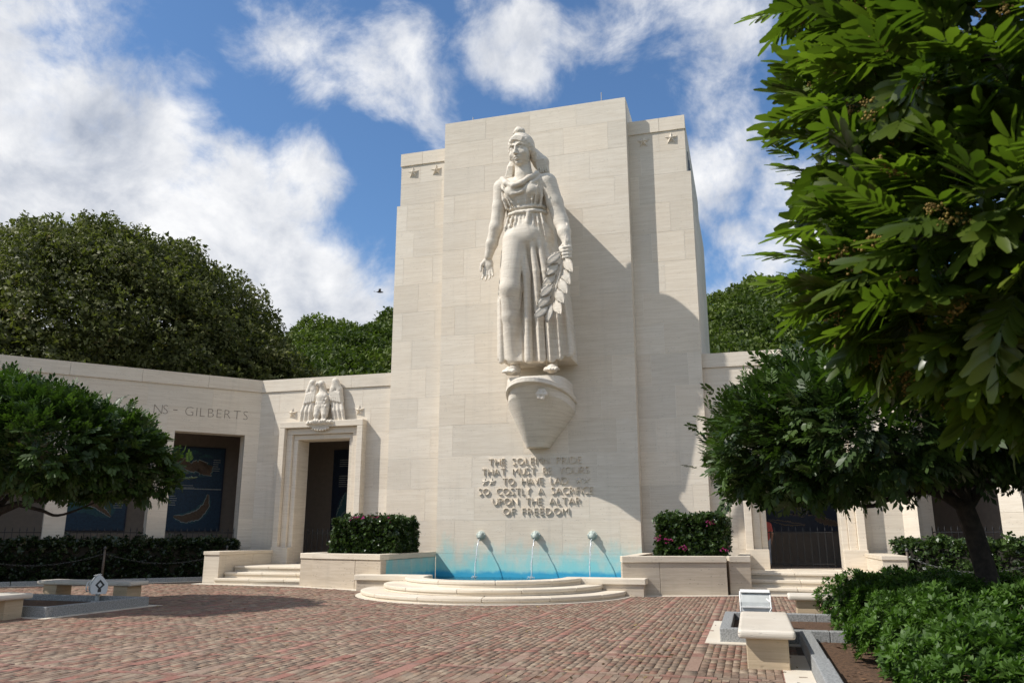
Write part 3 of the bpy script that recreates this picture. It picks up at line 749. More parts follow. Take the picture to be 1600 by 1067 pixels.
    m = MB(); m.loft([ring(-.19, 1.14, 2.05, c, 2.1), ring(-.50, 1.12, 1.80, c, 2.6), ring(-2.1, .38, .60, c * .4, 4, 28, 0)]); m.build('bracket', M_carved, statue)
    m = MB(); m.loft([ring(.14, 1.02, 1.72, c + .02, 5, 28, .0), ring(-.30, 1.06, 1.74, c + .02, 5, 28, .0)]); m.build('foot_slab', M_carved, statue, bevel=.02)
    E_ = Clay((-.3, -.3, -.3), (.3, .1, .3), .03)
    for k in range(6): E_.ell((.13 * math.cos(k), -.06, .13 * math.sin(k)), (.08, .07, .08), .03)
    E_.ell((0, -.1, 0), (.07, .07, .07), .02)
    E_.mesh('carved_boss', M_carved, statue).location = (.72, -1.93, -.55)
build_statue()

# ---------------------------------------------------------------- galleries left and right of the tower
GA = Vector((.663, -.749))                              # direction in which the long angled wall runs (right-hand one)
WZ = [-.1, .55, 1.15, 2.2, 3.3, 4.4, 5.44, 6.35, 7.18]
def gallery(s):
    side = 'left' if s < 0 else 'right'
    g = empty('memorial_gallery', (0, 0, 0), label='low travertine gallery with carved eagle over its door and openings running %s of the tower' % side, cat='building', group='galleries beside the tower')
    P = lambda x, y: (s * x, y)
    ux, ud = (s, 0), (s * GA.x, GA.y); un = (-s * .749, -.663)
    c0 = Vector((s * 11.63, .8, 0))
    T_OPEN = [(.55, 3.15), (3.82, 6.42), (7.10, 9.70), (10.38, 12.98)]
    # door wall
    holes = [(7.15, 10.03, -.2, 5.44)]
    courses(g, M_wall, (0, .8, 0), ux, FN, 5.82, 11.66, WZ, 1.9, holes, 21, th=.2)
    for x0, x1 in ((5.82, 7.6), (7.6, 9.7), (9.7, 11.64)): block(g, M_wall, (0, .8, 0), ux, FN, x0, x1, 7.2, 7.70, .24, .05)
    # angled wall
    holes = [(a, b, .5, 5.44) for a, b in T_OPEN]
    courses(g, M_wall, c0, ud, un, -.02, 14.2, WZ, 2.2, holes, 31, th=.2)
    for k in range(6): block(g, M_wall, c0, ud, un, max(.02, k * 2.4 - .3), k * 2.4 + 2.1, 7.2, 7.70, .24, .05)
    # reveals of the angled openings, backing of the walls
    core = MB()
    def pr(poly, z0, z1):
        q = [(s * x, y) for x, y in poly]
        core.prism(q if s > 0 else q[::-1], z0, z1)
    def aw(t, d): v = Vector((11.63, .8)) + GA * t + Vector((.749, .663)) * d; return (v.x, v.y)
    def strip(t0, t1, d0, d1, z0, z1): pr([aw(t0, d0), aw(t1, d0), aw(t1, d1), aw(t0, d1)], z0, z1)
    pr([(5.9, .806), (7.2, .806), (7.2, 1.4), (5.9, 1.4)], -.1, 7.68); pr([(9.98, .806), (11.64, .806), (12.1, 1.4), (9.98, 1.4)], -.1, 7.68)
    pr([(7.2, .806), (9.98, .806), (9.98, 1.4), (7.2, 1.4)], 5.25, 7.68)
    e = [0.02] + [v for o in T_OPEN for v in o] + [14.3]
    for k in range(0, len(e), 2): strip(e[k] + (.004 if k else 0), e[k + 1] - .004, .006, .7, .5, 7.68)
    for a, b in T_OPEN: strip(a - .004, b + .004, .006, .7, 5.446, 7.68); strip(a - .004, b + .004, .006, .7, -.1, .5)
    core.build('wall_core', M_wall, g)
    # inside: floor, back walls, ceiling
    ins = MB()
    def pi_(poly, z0, z1):
        q = [(s * x, y) for x, y in poly]; ins.prism(q if s > 0 else q[::-1], z0, z1)
    bk = [(5.82, 5.0), (12.73, 5.0), aw(14.5, 3.6)]
    pi_([(5.82, 5.0), (12.73, 5.0), (12.8, 5.3), (5.82, 5.3)], 0, 6.2)
    pi_([(12.732, 4.998), aw(14.5, 3.6), aw(14.5, 3.9), (12.6, 5.6)], 0, 6.25)
    pi_([(5.83, 1.41), (12.0, 1.41), (12.0, 5.3), (5.83, 5.3)], 6.2, 7.5); pi_([aw(-.8, .71), aw(14.4, .71), aw(14.5, 3.9), (12.9, 5.45), (12.0, 5.45), (12.0, 1.41)], 6.2, 7.5)
    pi_([(5.85, .95), (12.2, .95), (12.9, 5.2), (5.85, 5.2)], 7.52, 7.58); pi_([aw(-.6, .05), aw(14.3, .05), aw(14.3, 3.8), aw(-1.5, 3.8)], 7.59, 7.65)
    pi_([aw(14.3, .0), aw(14.6, .0), aw(14.6, 3.9), aw(14.3, 3.9)], 0, 7.68)
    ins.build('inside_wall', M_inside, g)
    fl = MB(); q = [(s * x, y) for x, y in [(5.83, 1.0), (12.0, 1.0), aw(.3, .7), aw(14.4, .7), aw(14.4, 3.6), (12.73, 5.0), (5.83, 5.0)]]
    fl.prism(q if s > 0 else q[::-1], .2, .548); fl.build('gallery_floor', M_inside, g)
    # moulded frame round the door: three nested bands, then the reveal
    fr = empty('door_frame'); fr.parent = g
    def band(nm, x0, x1, zt, w, y0, y1, zb=.55):
        for a, b in ((x0, x0 + w), (x1 - w, x1)):
            m = MB(); lo, hi = sorted((s * a, s * b)); m.box(lo, hi, y0, y1, zb, zt - w); m.build(nm, M_wall, fr, bevel=.012, seg=1)
        m = MB(); lo, hi = sorted((s * x0, s * x1)); m.box(lo, hi, y0 - .001, y1, zt - w + .004, zt); m.build(nm + '_head', M_wall, fr, bevel=.012, seg=1)
    band('outer_band', 6.88, 10.48, 5.90, .24, .44, .85)
    band('middle_band', 7.125, 10.235, 5.655, .24, .62, .95)
    band('inner_band', 7.37, 9.99, 5.41, .19, .74, 1.6)
    for a, b in ((6.86, 7.58), (9.78, 10.5)):
        m = MB(); lo, hi = sorted((s * a, s * b)); m.box(lo, hi, .415, .86, .55, 1.15); m.build('frame_plinth', M_wall, fr, bevel=.01, seg=1)
    # stars by the eagle
    for x in (7.22, 10.15): link('star', STAR_G, None, g, (s * x, .795, 6.30))
    # eagle
    ob = link('eagle', EAGLE, None, g, (s * 8.70, .78, 5.60))
    return g

STAR_G = star_mesh(.21, .13)
def eagle_mesh():
    C = Clay((-1.05, -.62, -.15), (1.05, .10, 2.05), .026)
    C.ell((0, -.22, .98), (.30, .24, .46), .05); C.ell((0, -.28, 1.22), (.27, .20, .24), .05)
    C.chain([(0, -.24, 1.35), (-.02, -.28, 1.62), (-.03, -.34, 1.74)], [.17, .13, .14], .06)
    C.chain([(-.04, -.36, 1.76), (-.18, -.42, 1.75), (-.24, -.42, 1.68)], [.12, .07, .03], .03)
    for s in (-1, 1):
        C.chain([(s * .24, -.10, 1.05), (s * .44, -.18, 1.55), (s * .50, -.20, 1.82)], [.14, .15, .13], .05)
        C.chain([(s * .50, -.22, 1.84), (s * .68, -.18, 1.50), (s * .76, -.14, 1.05)], [.14, .12, .10], .04)
        C.ell((s * .50, -.16, 1.50), (.20, .05, .30), .05, True) if False else None
        for k in range(6):                                     # long flight feathers
            f = k / 5
            C.chain([(s * (.40 + .34 * f), -.16 - .02 * (k % 2), 1.25 - .05 * f), (s * (.44 + .44 * f), -.20 - .05 * (k % 2), .70), (s * (.50 + .48 * f), -.14 - .04 * (k % 2), .05 + .16 * (1 - f) + .08 * abs(f - .5))], [.07, .072, .045], .012)
        for k in range(5):
            f = k / 4
            C.chain([(s * (.34 + .36 * f), -.25, 1.48 - .12 * f), (s * (.38 + .40 * f), -.27, 1.10 - .08 * f)], [.07, .055], .015)
        C.chain([(s * .15, -.28, .80), (s * .17, -.34, .52), (s * .16, -.38, .36)], [.17, .13, .07], .04)
        for k in (-1, 0, 1): C.chain([(s * .16 + k * .06, -.36, .38), (s * .16 + k * .09, -.46, .28), (s * .16 + k * .09, -.42, .18)], [.04, .04, .03], .01)
    for i in range(4):
        for j in range(4): C.ell((-.18 + .12 * i + .06 * (j % 2), -.43 + .02 * abs(i - 1.5), 1.25 - .13 * j), (.055, .045, .075), .01)
    for k in range(9): C.ell((-.48 + .12 * k, -.34, .24), (.075, .13, .095), .015)
    C.cap((-.55, -.30, .22), (.55, -.30, .22), .09, .09, .02)
    for k in range(7):
        a = (k - 3) / 3; C.chain([(a * .22, -.24, .20), (a * .34, -.30, -.06 + .07 * a * a)], [.07, .05], .012)
    o = C.mesh('eagle', M_carved, None); me = o.data; bpy.data.objects.remove(o); return me
EAGLE = eagle_mesh()
gal_l = gallery(-1); gal_r = gallery(1)

# left gallery's lettering: flat dark letters, the shade of cut strokes painted in
d2 = Vector((-GA.x, GA.y, 0)); n2 = Vector((.749, -.663, 0)); c0 = Vector((-11.63, .8, 0))
Ml = Matrix(((-d2.x, -n2.x, 0, 0), (-d2.y, -n2.y, 0, 0), (0, 0, 1, 0), (0, 0, 0, 1)))   # reads from far to near: x runs towards the corner
def wall_text(t, ta, tb):
    p = c0 + d2 * ta + n2 * .0045; M = Matrix.Translation(p) @ Ml
    write_line(gal_l, t, 0, ta - tb, 6.05, .36, .001, M_lettershade, M, thin=-.012, name='letter_shade')
wall_text('GILBERTS', 2.86, .50); wall_text('NS', 3.98, 3.48)
MB().box(-.08, .08, -.003, .002, 0, .03).build('letter_shade', M_lettershade, gal_l).matrix_local = Matrix.Translation(c0 + d2 * 3.22 + n2 * .0045 + Vector((0, 0, 6.22))) @ Ml

# ---------------------------------------------------------------- murals (map mosaics) on the inside walls
def mural_mats():
    def m(nm, c, s=14): return simple(nm, c, .55, var=.25, scale=s)
    return m('mosaic_navy', (.010, .020, .045)), m('mosaic_blue', (.012, .042, .080)), m('mosaic_teal', (.025, .09, .105)), m('mosaic_tan', (.22, .16, .09)), m('mosaic_pale', (.30, .32, .30)), m('mosaic_brown', (.12, .07, .035))
MU = mural_mats()
def flat(name, poly, d, mat, parent):
    """flat inlay in the mural's (x, z) plane, d in front of it"""
    n = len(poly); v = [(x, -d, z) for x, z in poly] + [(x, -d + .004, z) for x, z in poly]
    f = [tuple(range(n)), tuple(range(2 * n - 1, n - 1, -1))] + [(i, i + n, (i + 1) % n + n, (i + 1) % n) for i in range(n)]
    return mk(name, v, f, mat, parent)
def blob(cx, cz, pts, wob, seed, n=40):
    """closed outline round a bent spine"""
    r = random.Random(seed); L, Rr = [], []
    for i in range(n):
        t = i / (n - 1) * (len(pts) - 1); k = min(int(t), len(pts) - 2); f = t - k
        x = pts[k][0] * (1 - f) + pts[k + 1][0] * f; z = pts[k][1] * (1 - f) + pts[k + 1][1] * f; w = pts[k][2] * (1 - f) + pts[k + 1][2] * f
        dx, dz = pts[k + 1][0] - pts[k][0], pts[k + 1][1] - pts[k][1]; l = math.hypot(dx, dz) + 1e-6
        w *= math.sin(math.pi * (i + .6) / (n + .2)) ** .4
        a, b = 1 + wob * r.uniform(-1, 1), 1 + wob * r.uniform(-1, 1)
        L.append((cx + x - dz / l * w * a, cz + z + dx / l * w * a)); Rr.append((cx + x + dz / l * w * b, cz + z - dx / l * w * b))
    return L + Rr[::-1]
def grow(pts, g): return [(x, z, w + g) for x, z, w in pts]
def island(m, cx, cz, pts, seed, wob=.2, core=3):
    flat('reef', blob(cx, cz, grow(pts, .10), wob * .6, seed), .030, MU[2], m); flat('shore', blob(cx, cz, grow(pts, .035), wob, seed + 1), .036, MU[4], m); flat('island', blob(cx, cz, pts, wob, seed + 1), .042, MU[core], m)
def textlines(m, x, z, w, n, seed):
    r = random.Random(seed)
    for i in range(n):
        ww = w * r.uniform(.7, 1); flat('caption_line', [(x, z - i * .09), (x + ww, z - i * .09), (x + ww, z - i * .09 + .028), (x, z - i * .09 + .028)], .032, MU[4], m)
def mural(label, loc, rz, w, h, bg):
    m = empty('map_mural', loc, rz, label, 'mural')
    MB().box(0, w, -.02, .02, 0, h).build('panel', bg, m)
    f = MB(); f.box(-.06, w + .06, -.035, .02, -.06, 0); f.box(-.06, w + .06, -.035, .02, h, h + .06); f.box(-.06, 0, -.035, .02, 0, h); f.box(w, w + .06, -.035, .02, 0, h); f.build('border', MU[0], m)
    return m
rzL = math.atan2(-d2.y, -d2.x)
def angled(t, z): p = c0 + d2 * t - n2 * 3.57; return (p.x, p.y, z)
m1 = mural('blue mosaic wall map with a brown crescent island, in the opening nearest the left door', angled(2.62, 1.80), rzL, 2.12, 3.38, MU[1])
flat('divider', [(0, 1.66), (2.12, 1.66), (2.12, 1.70), (0, 1.70)], .034, MU[4], m1)
island(m1, 1.05, .72, [(-.75, -.18, .10), (-.3, -.28, .16), (.2, -.12, .17), (.5, .25, .14), (.55, .75, .07)], 3, .15, 5)
island(m1, .95, 2.55, [(-.95, .1, .15), (-.6, .28, .2), (-.2, .0, .15), (.25, .12, .22), (.5, -.2, .24), (.72, .1, .1)], 5, .3, 5)
for x, z in ((.2, 3.1), (.9, 3.15), (1.4, 3.0)): flat('cloud_scroll', blob(x, z, [(-.3, 0, .05), (0, .08, .08), (.3, 0, .04)], .3, int(x * 9)), .03, MU[2], m1)
textlines(m1, .08, 1.35, .3, 5, 1); textlines(m1, 1.70, 2.9, .3, 6, 2); textlines(m1, .5, 1.80, .6, 2, 3)
m2 = mural('teal mosaic wall map with a dark long island, behind the second left opening', angled(6.35, 1.80), rzL, 2.2, 3.3, MU[1])
flat('sea', blob(.9, .75, [(-.85, .1, .35), (0, .35, .42), (.9, -.1, .5)], .1, 8), .024, MU[2], m2)
island(m2, .95, .85, [(-.9, .35, .10), (-.3, .32, .14), (.2, .1, .12), (.75, -.35, .06)], 12, .2, 5)
textlines(m2, 1.75, 1.2, .35, 5, 5)
flat('inset_box', [(1.55, 1.45), (2.1, 1.45), (2.1, 1.9), (1.55, 1.9)], .03, MU[0], m2)
m3 = mural('dark mosaic wall panel glimpsed through the left door', (-10.45, 4.97, 1.80), 0, 2.4, 3.4, MU[0])
island(m3, .55, 1.0, [(-.3, -.5, .10), (0, .0, .16), (.1, .6, .1)], 21, .3, 2); textlines(m3, .25, 3.0, .5, 4, 6); textlines(m3, .25, 2.3, .5, 6, 7)
m4 = mural('navy mosaic map with tan coastlines behind the right doorway', (6.95, 4.97, 1.78), 0, 4.0, 3.4, MU[0])
for cx, cz, pts, sd in ((1.2, .95, [(-.5, .2, .12), (-.1, .1, .26), (.3, .2, .14), (.6, -.1, .06)], 31), (1.75, .52, [(-.35, .1, .05), (0, .18, .16), (.35, .0, .12)], 33), (2.3, .62, [(-.3, .05, .06), (0, .1, .17), (.35, -.15, .08)], 35),
                        (2.75, .28, [(-.35, .12, .1), (.1, -.02, .11), (.5, -.1, .05)], 37), (1.35, .22, [(-.6, .15, .03), (0, .02, .06), (.7, -.05, .03)], 39)):
    flat('shore', blob(cx, cz, grow(pts, .02), .45, sd, 60), .030, MU[3], m4); flat('island', blob(cx, cz, grow(pts, -.012), .45, sd, 60), .036, MU[0] if sd != 37 else MU[5], m4)
textlines(m4, 3.1, 1.75, .45, 6, 8); textlines(m4, 3.1, .95, .45, 4, 9); textlines(m4, 2.2, 1.4, .35, 6, 10)

# ---------------------------------------------------------------- iron fences across the openings
def fence(label, p0, p1, z0, z1, sp):
    p0, p1 = Vector(p0), Vector(p1); L = (p1 - p0).length; a = math.atan2(p1.y - p0.y, p1.x - p0.x)
    f = empty('iron_fence', (p0.x, p0.y, z0), a, label, 'fence', 'iron fences across the gallery openings')
    n = int(L / sp); h = z1 - z0
    b = MB().box(-.009, .009, -.009, .009, 0, h + .02); b.add(*[MB().loft([[(-.02, -.02, h), (.02, -.02, h), (.02, .02, h), (-.02, .02, h)], [(-.002, -.002, h + .13), (.002, -.002, h + .13), (.002, .002, h + .13), (-.002, .002, h + .13)]]).v, MB().loft([[(0, 0, 0)] * 4, [(0, 0, 0)] * 4]).f])
    me = raw('fence_bar', b.v, b.f, M_iron)
    for k in range(n + 1): link('fence_bar', me, None, f, (L * k / n, 0, 0))
    for z in (.10, h - .06): MB().box(0, L, -.016, .016, z - .014, z + .014).build('fence_rail', M_iron, f)
    return f
def aw2(s, t, d): v = Vector((s * 11.63, .8)) + Vector((s * GA.x, GA.y)) * t + Vector((s * .749, .663)) * d; return v
ORD = ['nearest', 'second from', 'third from', 'fourth from']
for s, sd in ((-1, 'left'), (1, 'right')):
    fence('black iron fence with pointed bars across the %s doorway' % sd, (s * 7.58, 1.5), (s * 9.60, 1.5), .58, 1.74, .205)
    for i, (a, b) in enumerate([(.55, 3.15), (3.82, 6.42), (7.10, 9.70), (10.38, 12.98)]):
        fence('black iron fence across the %s opening %s the door' % (sd, ORD[i]), aw2(s, a, .55), aw2(s, b, .55), .56, 1.74, .205)

# ---------------------------------------------------------------- stairs, cheek walls, planters
def steps(s):
    sd = 'left' if s < 0 else 'right'
    st = empty('entrance_steps', (s * 8.6, -2.6, 0), 0, 'three pale stone steps rising to the %s doorway' % sd, 'steps', 'steps to the doorways')
    for k, (y0, zt) in enumerate(((-3.05, .18), (-2.50, .36), (-1.95, .545))):
        for j, (a, b) in enumerate(((-1.78, -.35), (-.35, .95), (.95, 1.78))):
            a += .12 * ((k % 2) - .5) * (j > 0); b += .12 * ((k % 2) - .5) * (j < 2)
            y1 = -1.96 if k < 2 else .95
            MB().box(a + .003, b - .003, y0 + 2.6, y1 + 2.6 - (.001 * k), zt - .085, zt).build('tread', M_tread, st, bevel=.02)
            MB().box(a + .003, b - .003, y0 + 2.64, y1 + 2.59, zt - .19, zt - .089).build('riser', M_tread, st)
    ck = empty('cheek_wall', (s * 10.72, -1.0, 0), 0, 'low travertine wall with flat coping on the outer side of the %s steps' % sd, 'low wall', 'low walls beside the steps')
    for a, b in ((-1.78, .2), (.2, 1.42)): MB().box(-.30, .30, a + .003, b - .003, -.05, .93).build('stone', M_tread, ck)
    MB().box(-.325, .325, -1.81, 1.42, .934, 1.05).build('coping', M_tread, ck, bevel=.012)
    pl = empty('planter', (s * 5.2, -2.2, 0), 0, 'raised travertine planter holding a clipped hedge, %s of the pool' % sd, 'planter', 'planters beside the pool')
    px = lambda x: s * (x - 5.2)
    def wall(x0, y0, x1, y1, z0, z1, th, nm, ov=0):
        a, b = Vector((px(x0), y0 + 2.2)), Vector((px(x1), y1 + 2.2)); d = (b - a).normalized(); n = Vector((d.y, -d.x)) * (1 if s > 0 else -1)
        if n.y > 0.01 or (abs(n.y) < .02 and n.x * s > 0 and x0 < 5): n = n
        q = [a - d * 0 + n * ov, b + n * ov, b - n * th, a - n * th]
        if s < 0: q = q[::-1]
        return MB().prism(q, z0, z1).build(nm, M_tread if nm == 'coping' else M_planter, pl, bevel=.01, seg=1)
    A, B_, Cc, D = (3.61, -4.42), (6.36, -3.62), (6.42, -3.44), (6.99, -3.28)
    mid = (4.6, -4.42 + .29 * .99)
    wall(*A, *mid, -.05, .86, .25, 'stone'); wall(mid[0] + .006, mid[1] + .002, *B_, -.05, .86, .25, 'stone'); wall(*Cc, *D, -.05, .86, .22, 'stone')
    wall(*A, *B_, .864, 1.03, .38, 'coping', .035); wall(*Cc, *D, .864, 1.03, .38, 'coping', .035)
    def boxp(x0, x1, y0, y1, z0, z1, nm, mat):
        lo, hi = sorted((px(x0), px(x1))); MB().box(lo, hi, y0 + 2.2, y1 + 2.2, z0, z1).build(nm, mat, pl, bevel=.008, seg=1)
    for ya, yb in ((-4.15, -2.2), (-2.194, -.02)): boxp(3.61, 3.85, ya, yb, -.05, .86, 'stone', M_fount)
    boxp(3.585, 3.95, -4.05, -.02, .864, 1.03, 'coping', M_tread)
    boxp(6.76, 6.98, -3.05, .38, -.05, .86, 'stone', M_planter); boxp(6.66, 7.0, -3.03, .38, .864, 1.03, 'coping', M_tread)
    q = [(px(x), y + 2.2) for x, y in ((3.9, -3.95), (6.3, -3.3), (6.75, -3.0), (6.75, .4), (5.85, .4), (5.85, -.02), (3.9, -.02))]
    MB().prism(q if s > 0 else q[::-1], .2, .95).build('soil', M_soil, pl)
M_planter = stone_mat('planter_travertine', (.50, .435, .35), streak=.16, var=.06, pits=.9, blotch=.2)
steps(-1); steps(1)
es = MB()
for s in (-1, 1):
    a = [(s * 3.9, -4.78), (s * 7.0, -3.60), (s * 11.1, -3.25)]; b = [(s * 3.9, -4.30), (s * 7.0, -3.20), (s * 11.1, -2.80)]
    for k in range(2):
        es.prism([a[k], a[k + 1], b[k + 1], b[k]] if s > 0 else [b[k], b[k + 1], a[k + 1], a[k]], -.04, .004)
tag(es.build('edging_strip', M_edge, plaza), None)

# ---------------------------------------------------------------- pool and fountain
fo = empty('fountain', (0, -4.3, 0), 0, 'blue fountain pool with rounded stone steps at the foot of the tower', 'fountain')
FC = Vector((.05, -.42))
def arc_block(r0, r1, z0, z1, a0, a1, n=10):
    v = []; f = []
    for i in range(n + 1):
        a = a0 + (a1 - a0) * i / n; c, s_ = math.cos(a), math.sin(a)
        for r, z in ((r0, z0), (r1, z0), (r1, z1), (r0, z1)): v.append((FC.x + r * c, FC.y + r * s_, z))
    for i in range(n):
        for j in range(4): f.append((i * 4 + j, i * 4 + (j + 1) % 4, i * 4 + 4 + (j + 1) % 4, i * 4 + 4 + j))
    f += [(3, 2, 1, 0), (n * 4, n * 4 + 1, n * 4 + 2, n * 4 + 3)]
    m = MB(); m.add(v, f); return m
for (r0, r1, z0, z1, a0, a1, ns, nm) in ((1.6, 3.70, -.02, .145, 180, 360, 7, 'step_stone'), (1.6, 3.08, .15, .30, 180, 360, 6, 'step_stone'), (1.98, 2.50, .30, .462, 180, 360, 5, 'rim_stone')):
    for k in range(ns):
        aa, ab = R(a0 + (a1 - a0) * k / ns), R(a0 + (a1 - a0) * (k + 1) / ns)
        if nm == 'rim_stone': arc_block(r0, r1 - .02, z0 - .3, z1 - .09, aa, ab - .001).build('rim_riser', M_tread, fo); z0b = z1 - .086
        else: z0b = z1 - .09; arc_block(r0, r1 - .03, z0, z1 - .094, aa, ab - .001).build('riser', M_tread, fo)
        arc_block(r0, r1, z0b, z1, aa + .0015 / r1 * 2, ab - .0015 / r1 * 2).build(nm, M_tread, fo, bevel=.022)
arc_block(3.4, 3.84, -.05, .008, R(180), R(360), 30).build('base_ring', M_edge, fo)
for s in (-1, 1):                                               # straight coping benches either side of the rounded part
    lo, hi = sorted((s * 2.02, s * 4.28))
    MB().box(lo, hi, -.50, .10, .30, .46).build('bench_coping', M_tread, fo, bevel=.02)
    lo, hi = sorted((s * 2.06, s * 4.22)); MB().box(lo, hi, -.44, .08, -.03, .296).build('bench_stone', M_planter, fo)
m = MB(); pool = [(-3.6, 4.28), (-3.6, .1), (-2.0, .1)] + [(FC.x + 2.0 * math.cos(a), FC.y + 2.0 * math.sin(a)) for a in [R(180 + 180 * k / 20) for k in range(21)]] + [(2.1, .1), (3.6, .1), (3.6, 4.28)]
M_poolfloor = simple('pool_blue_plaster', (.05, .42, .60), .6, var=.12, scale=2)
m.prism(pool, -.34, -.30); m.build('pool_floor', M_poolfloor, fo)
mw, tw, pw, ow = newmat('pool_water')
gl = tw('ShaderNodeBsdfGlass', {'Color': (.55, .90, .97, 1), 'Roughness': .0, 'IOR': 1.33})
trn = tw('ShaderNodeBsdfTransparent', {'Color': (.60, .92, .98, 1)})
gs = tw('ShaderNodeBsdfGlossy', {'Roughness': .05}); fr_ = tw('ShaderNodeFresnel', {'IOR': 1.33})
pos = tw('ShaderNodeNewGeometry').outputs['Position']
bp = tw('ShaderNodeBump', {'Height': tw.noise(pos, 7, 4, .6, .6), 'Strength': .5, 'Distance': .05})
tw.l.new(bp.outputs[0], gs.inputs['Normal']); tw.l.new(bp.outputs[0], fr_.inputs['Normal'])
mx = tw('ShaderNodeMixShader', {0: fr_.outputs[0], 1: trn.outputs[0], 2: gs.outputs[0]}); tw.l.new(mx.outputs[0], ow.inputs[0])
mk('water', [(x, y, .20) for x, y in pool], [tuple(range(len(pool)))], mw, fo)
# three spouts: fish-like heads on round bosses, each with a jet
SP = Clay((-.24, -.42, -.28), (.24, .06, .24), .016)
SP.ell((0, -.01, 0), (.19, .06, .19), .02); SP.ell((0, -.12, .02), (.135, .16, .15), .04); SP.chain([(0, -.18, .03), (0, -.30, -.04), (-.0, -.34, -.09)], [.10, .085, .06], .04)
SP.cap((0, -.30, -.10), (0, -.42, -.14), .04, .05, .01, True)
for s in (-1, 1): SP.ell((s * .09, -.22, .09), (.04, .04, .04), .01); SP.chain([(s * .10, -.05, .10), (s * .17, -.08, .02), (s * .15, -.06, -.09)], .035, .02)
SP.chain([(0, -.06, .15), (0, -.18, .15), (0, -.25, .09)], .03, .02)
_s = SP.mesh('spout', stone_mat('spout_stone', (.46, .52, .48), streak=.05, var=.05, pits=.1), None); SPM = _s.data; bpy.data.objects.remove(_s)
mj, tj, pj, oj = newmat('water_jet')
tjn = tj.noise(tj('ShaderNodeNewGeometry').outputs['Position'], 30, 3)
jd = tj('ShaderNodeBsdfDiffuse', {'Color': (.80, .85, .87, 1)}); jg = tj('ShaderNodeBsdfGlossy', {'Roughness': .1}); jt = tj('ShaderNodeBsdfTransparent', {})
j1 = tj('ShaderNodeMixShader', {0: .35, 1: jd.outputs[0], 2: jg.outputs[0]}); j2 = tj('ShaderNodeMixShader', {0: tj.ramp(tjn, .30, .52), 1: jt.outputs[0], 2: j1.outputs[0]}); tj.l.new(j2.outputs[0], oj.inputs[0])
for x in (-1.93, .03, 1.98):
    sp = link('spout', SPM, None, fo, (x, 4.30, 1.58), (0, 0, 0), (.84, .60, .84))
    pts = []
    for i in range(14):
        t = i / 13; pts.append((x + .01 * math.sin(i * 1.7), 4.30 - .19 - .52 * t, 1.47 - 1.28 * t * t - .02 * t))
    MB().tube(pts, [0.013 + .006 * abs(math.sin(i * 2.1)) for i in range(14)], 6).build('water_jet', mj, fo, True)
    rr = random.Random(int(x * 10)); dm = MB()
    for k in range(26):
        q = rr.uniform(0, 6.28); d = rr.uniform(0, .16); zz = .205 + rr.uniform(0, .06); r_ = rr.uniform(.008, .02); cx, cy = x + d * math.cos(q), 3.59 + d * math.sin(q)
        dm.add([(cx - r_, cy, zz), (cx + r_, cy, zz), (cx, cy + r_, zz), (cx, cy - r_, zz), (cx, cy, zz + r_), (cx, cy, zz - r_)], [(0, 3, 4), (3, 1, 4), (1, 2, 4), (2, 0, 4), (3, 0, 5), (1, 3, 5), (2, 1, 5), (0, 2, 5)])
    tag(dm.build('splash', mj, fo), kind='stuff')

# ---------------------------------------------------------------- foliage
def leaflet(L, W, bend=.12, nseg=3):
    """one oblong leaf along +x, folded a little along its midrib"""
    if nseg == 1:
        return np.array([(0, 0, 0), (.58 * L, -W, -bend * L * .3), (L, 0, -bend * L), (.58 * L, W, -bend * L * .3)], np.float32), np.array([(0, 1, 2, 3)], np.int32)
    xs = np.linspace(0, 1, nseg + 1); v = []
    for t in xs:
        w = W * (.22 + .78 * math.sin(math.pi * min(1, .05 + t * .72)) ** .8) if t < .999 else W * .42
        z = -bend * L * t * t
        v += [(t * L, -w, z + .10 * W), (t * L, 0, z), (t * L, w, z + .10 * W)]
    f = []
    for i in range(nseg):
        a = i * 3; f += [(a, a + 3, a + 4, a + 1), (a + 1, a + 4, a + 5, a + 2)]
    return np.array(v, np.float32), np.array(f, np.int32)

def xform(v, M): return v @ M[:3, :3].T + M[:3, 3]
def rotm(ax, a):
    return np.array(Matrix.Rotation(a, 4, Vector(ax)), np.float32)
def frond(nl, L, lL, lW, spread=52, r=None, nseg=2):
    """pinnate spray: leaflets in two rows along a stalk on +x, ending in one leaf"""
    r = r or random.Random(1); V, F = [], []; o = 0
    for i in range(nl):
        t = (i // 2 + .6) / (nl // 2 + .6); s = 1 if i % 2 else -1
        v, f = leaflet(lL * r.uniform(.8, 1.1) * (1 - .25 * abs(t - .5)), lW * r.uniform(.85, 1.1), .18, nseg)
        if i == nl - 1: M = rotm((0, 0, 1), r.uniform(-.1, .1)); t = 1
        else: M = rotm((0, 0, 1), s * R(spread * (1.15 - .45 * t)) + r.uniform(-.12, .12)) @ rotm((1, 0, 0), s * R(r.uniform(8, 35)))
        M[:3, 3] = (t * L, s * .004, -.10 * L * t * t); V.append(xform(v, M)); F.append(f + o); o += len(v)
    st = np.array([(0, -.004, 0), (0, .004, 0), (L, .002, -.10 * L), (L, -.002, -.10 * L)], np.float32); V.append(st); F.append(np.array([(0, 1, 2, 3)], np.int32) + o)
    return np.concatenate(V), np.concatenate(F)
def rosette(nl, L, W, tilt, r, nseg=2):
    V, F, o = [], [], 0
    for i in range(nl):
        v, f = leaflet(L * r.uniform(.75, 1.1), W * r.uniform(.85, 1.15), .25, nseg)
        M = rotm((0, 0, 1), i * 2.399 + r.uniform(-.2, .2)) @ rotm((0, 1, 0), -R(tilt[0] + (tilt[1] - tilt[0]) * i / nl)); V.append(xform(v, M)); F.append(f + o); o += len(v)
    return np.concatenate(V), np.concatenate(F)

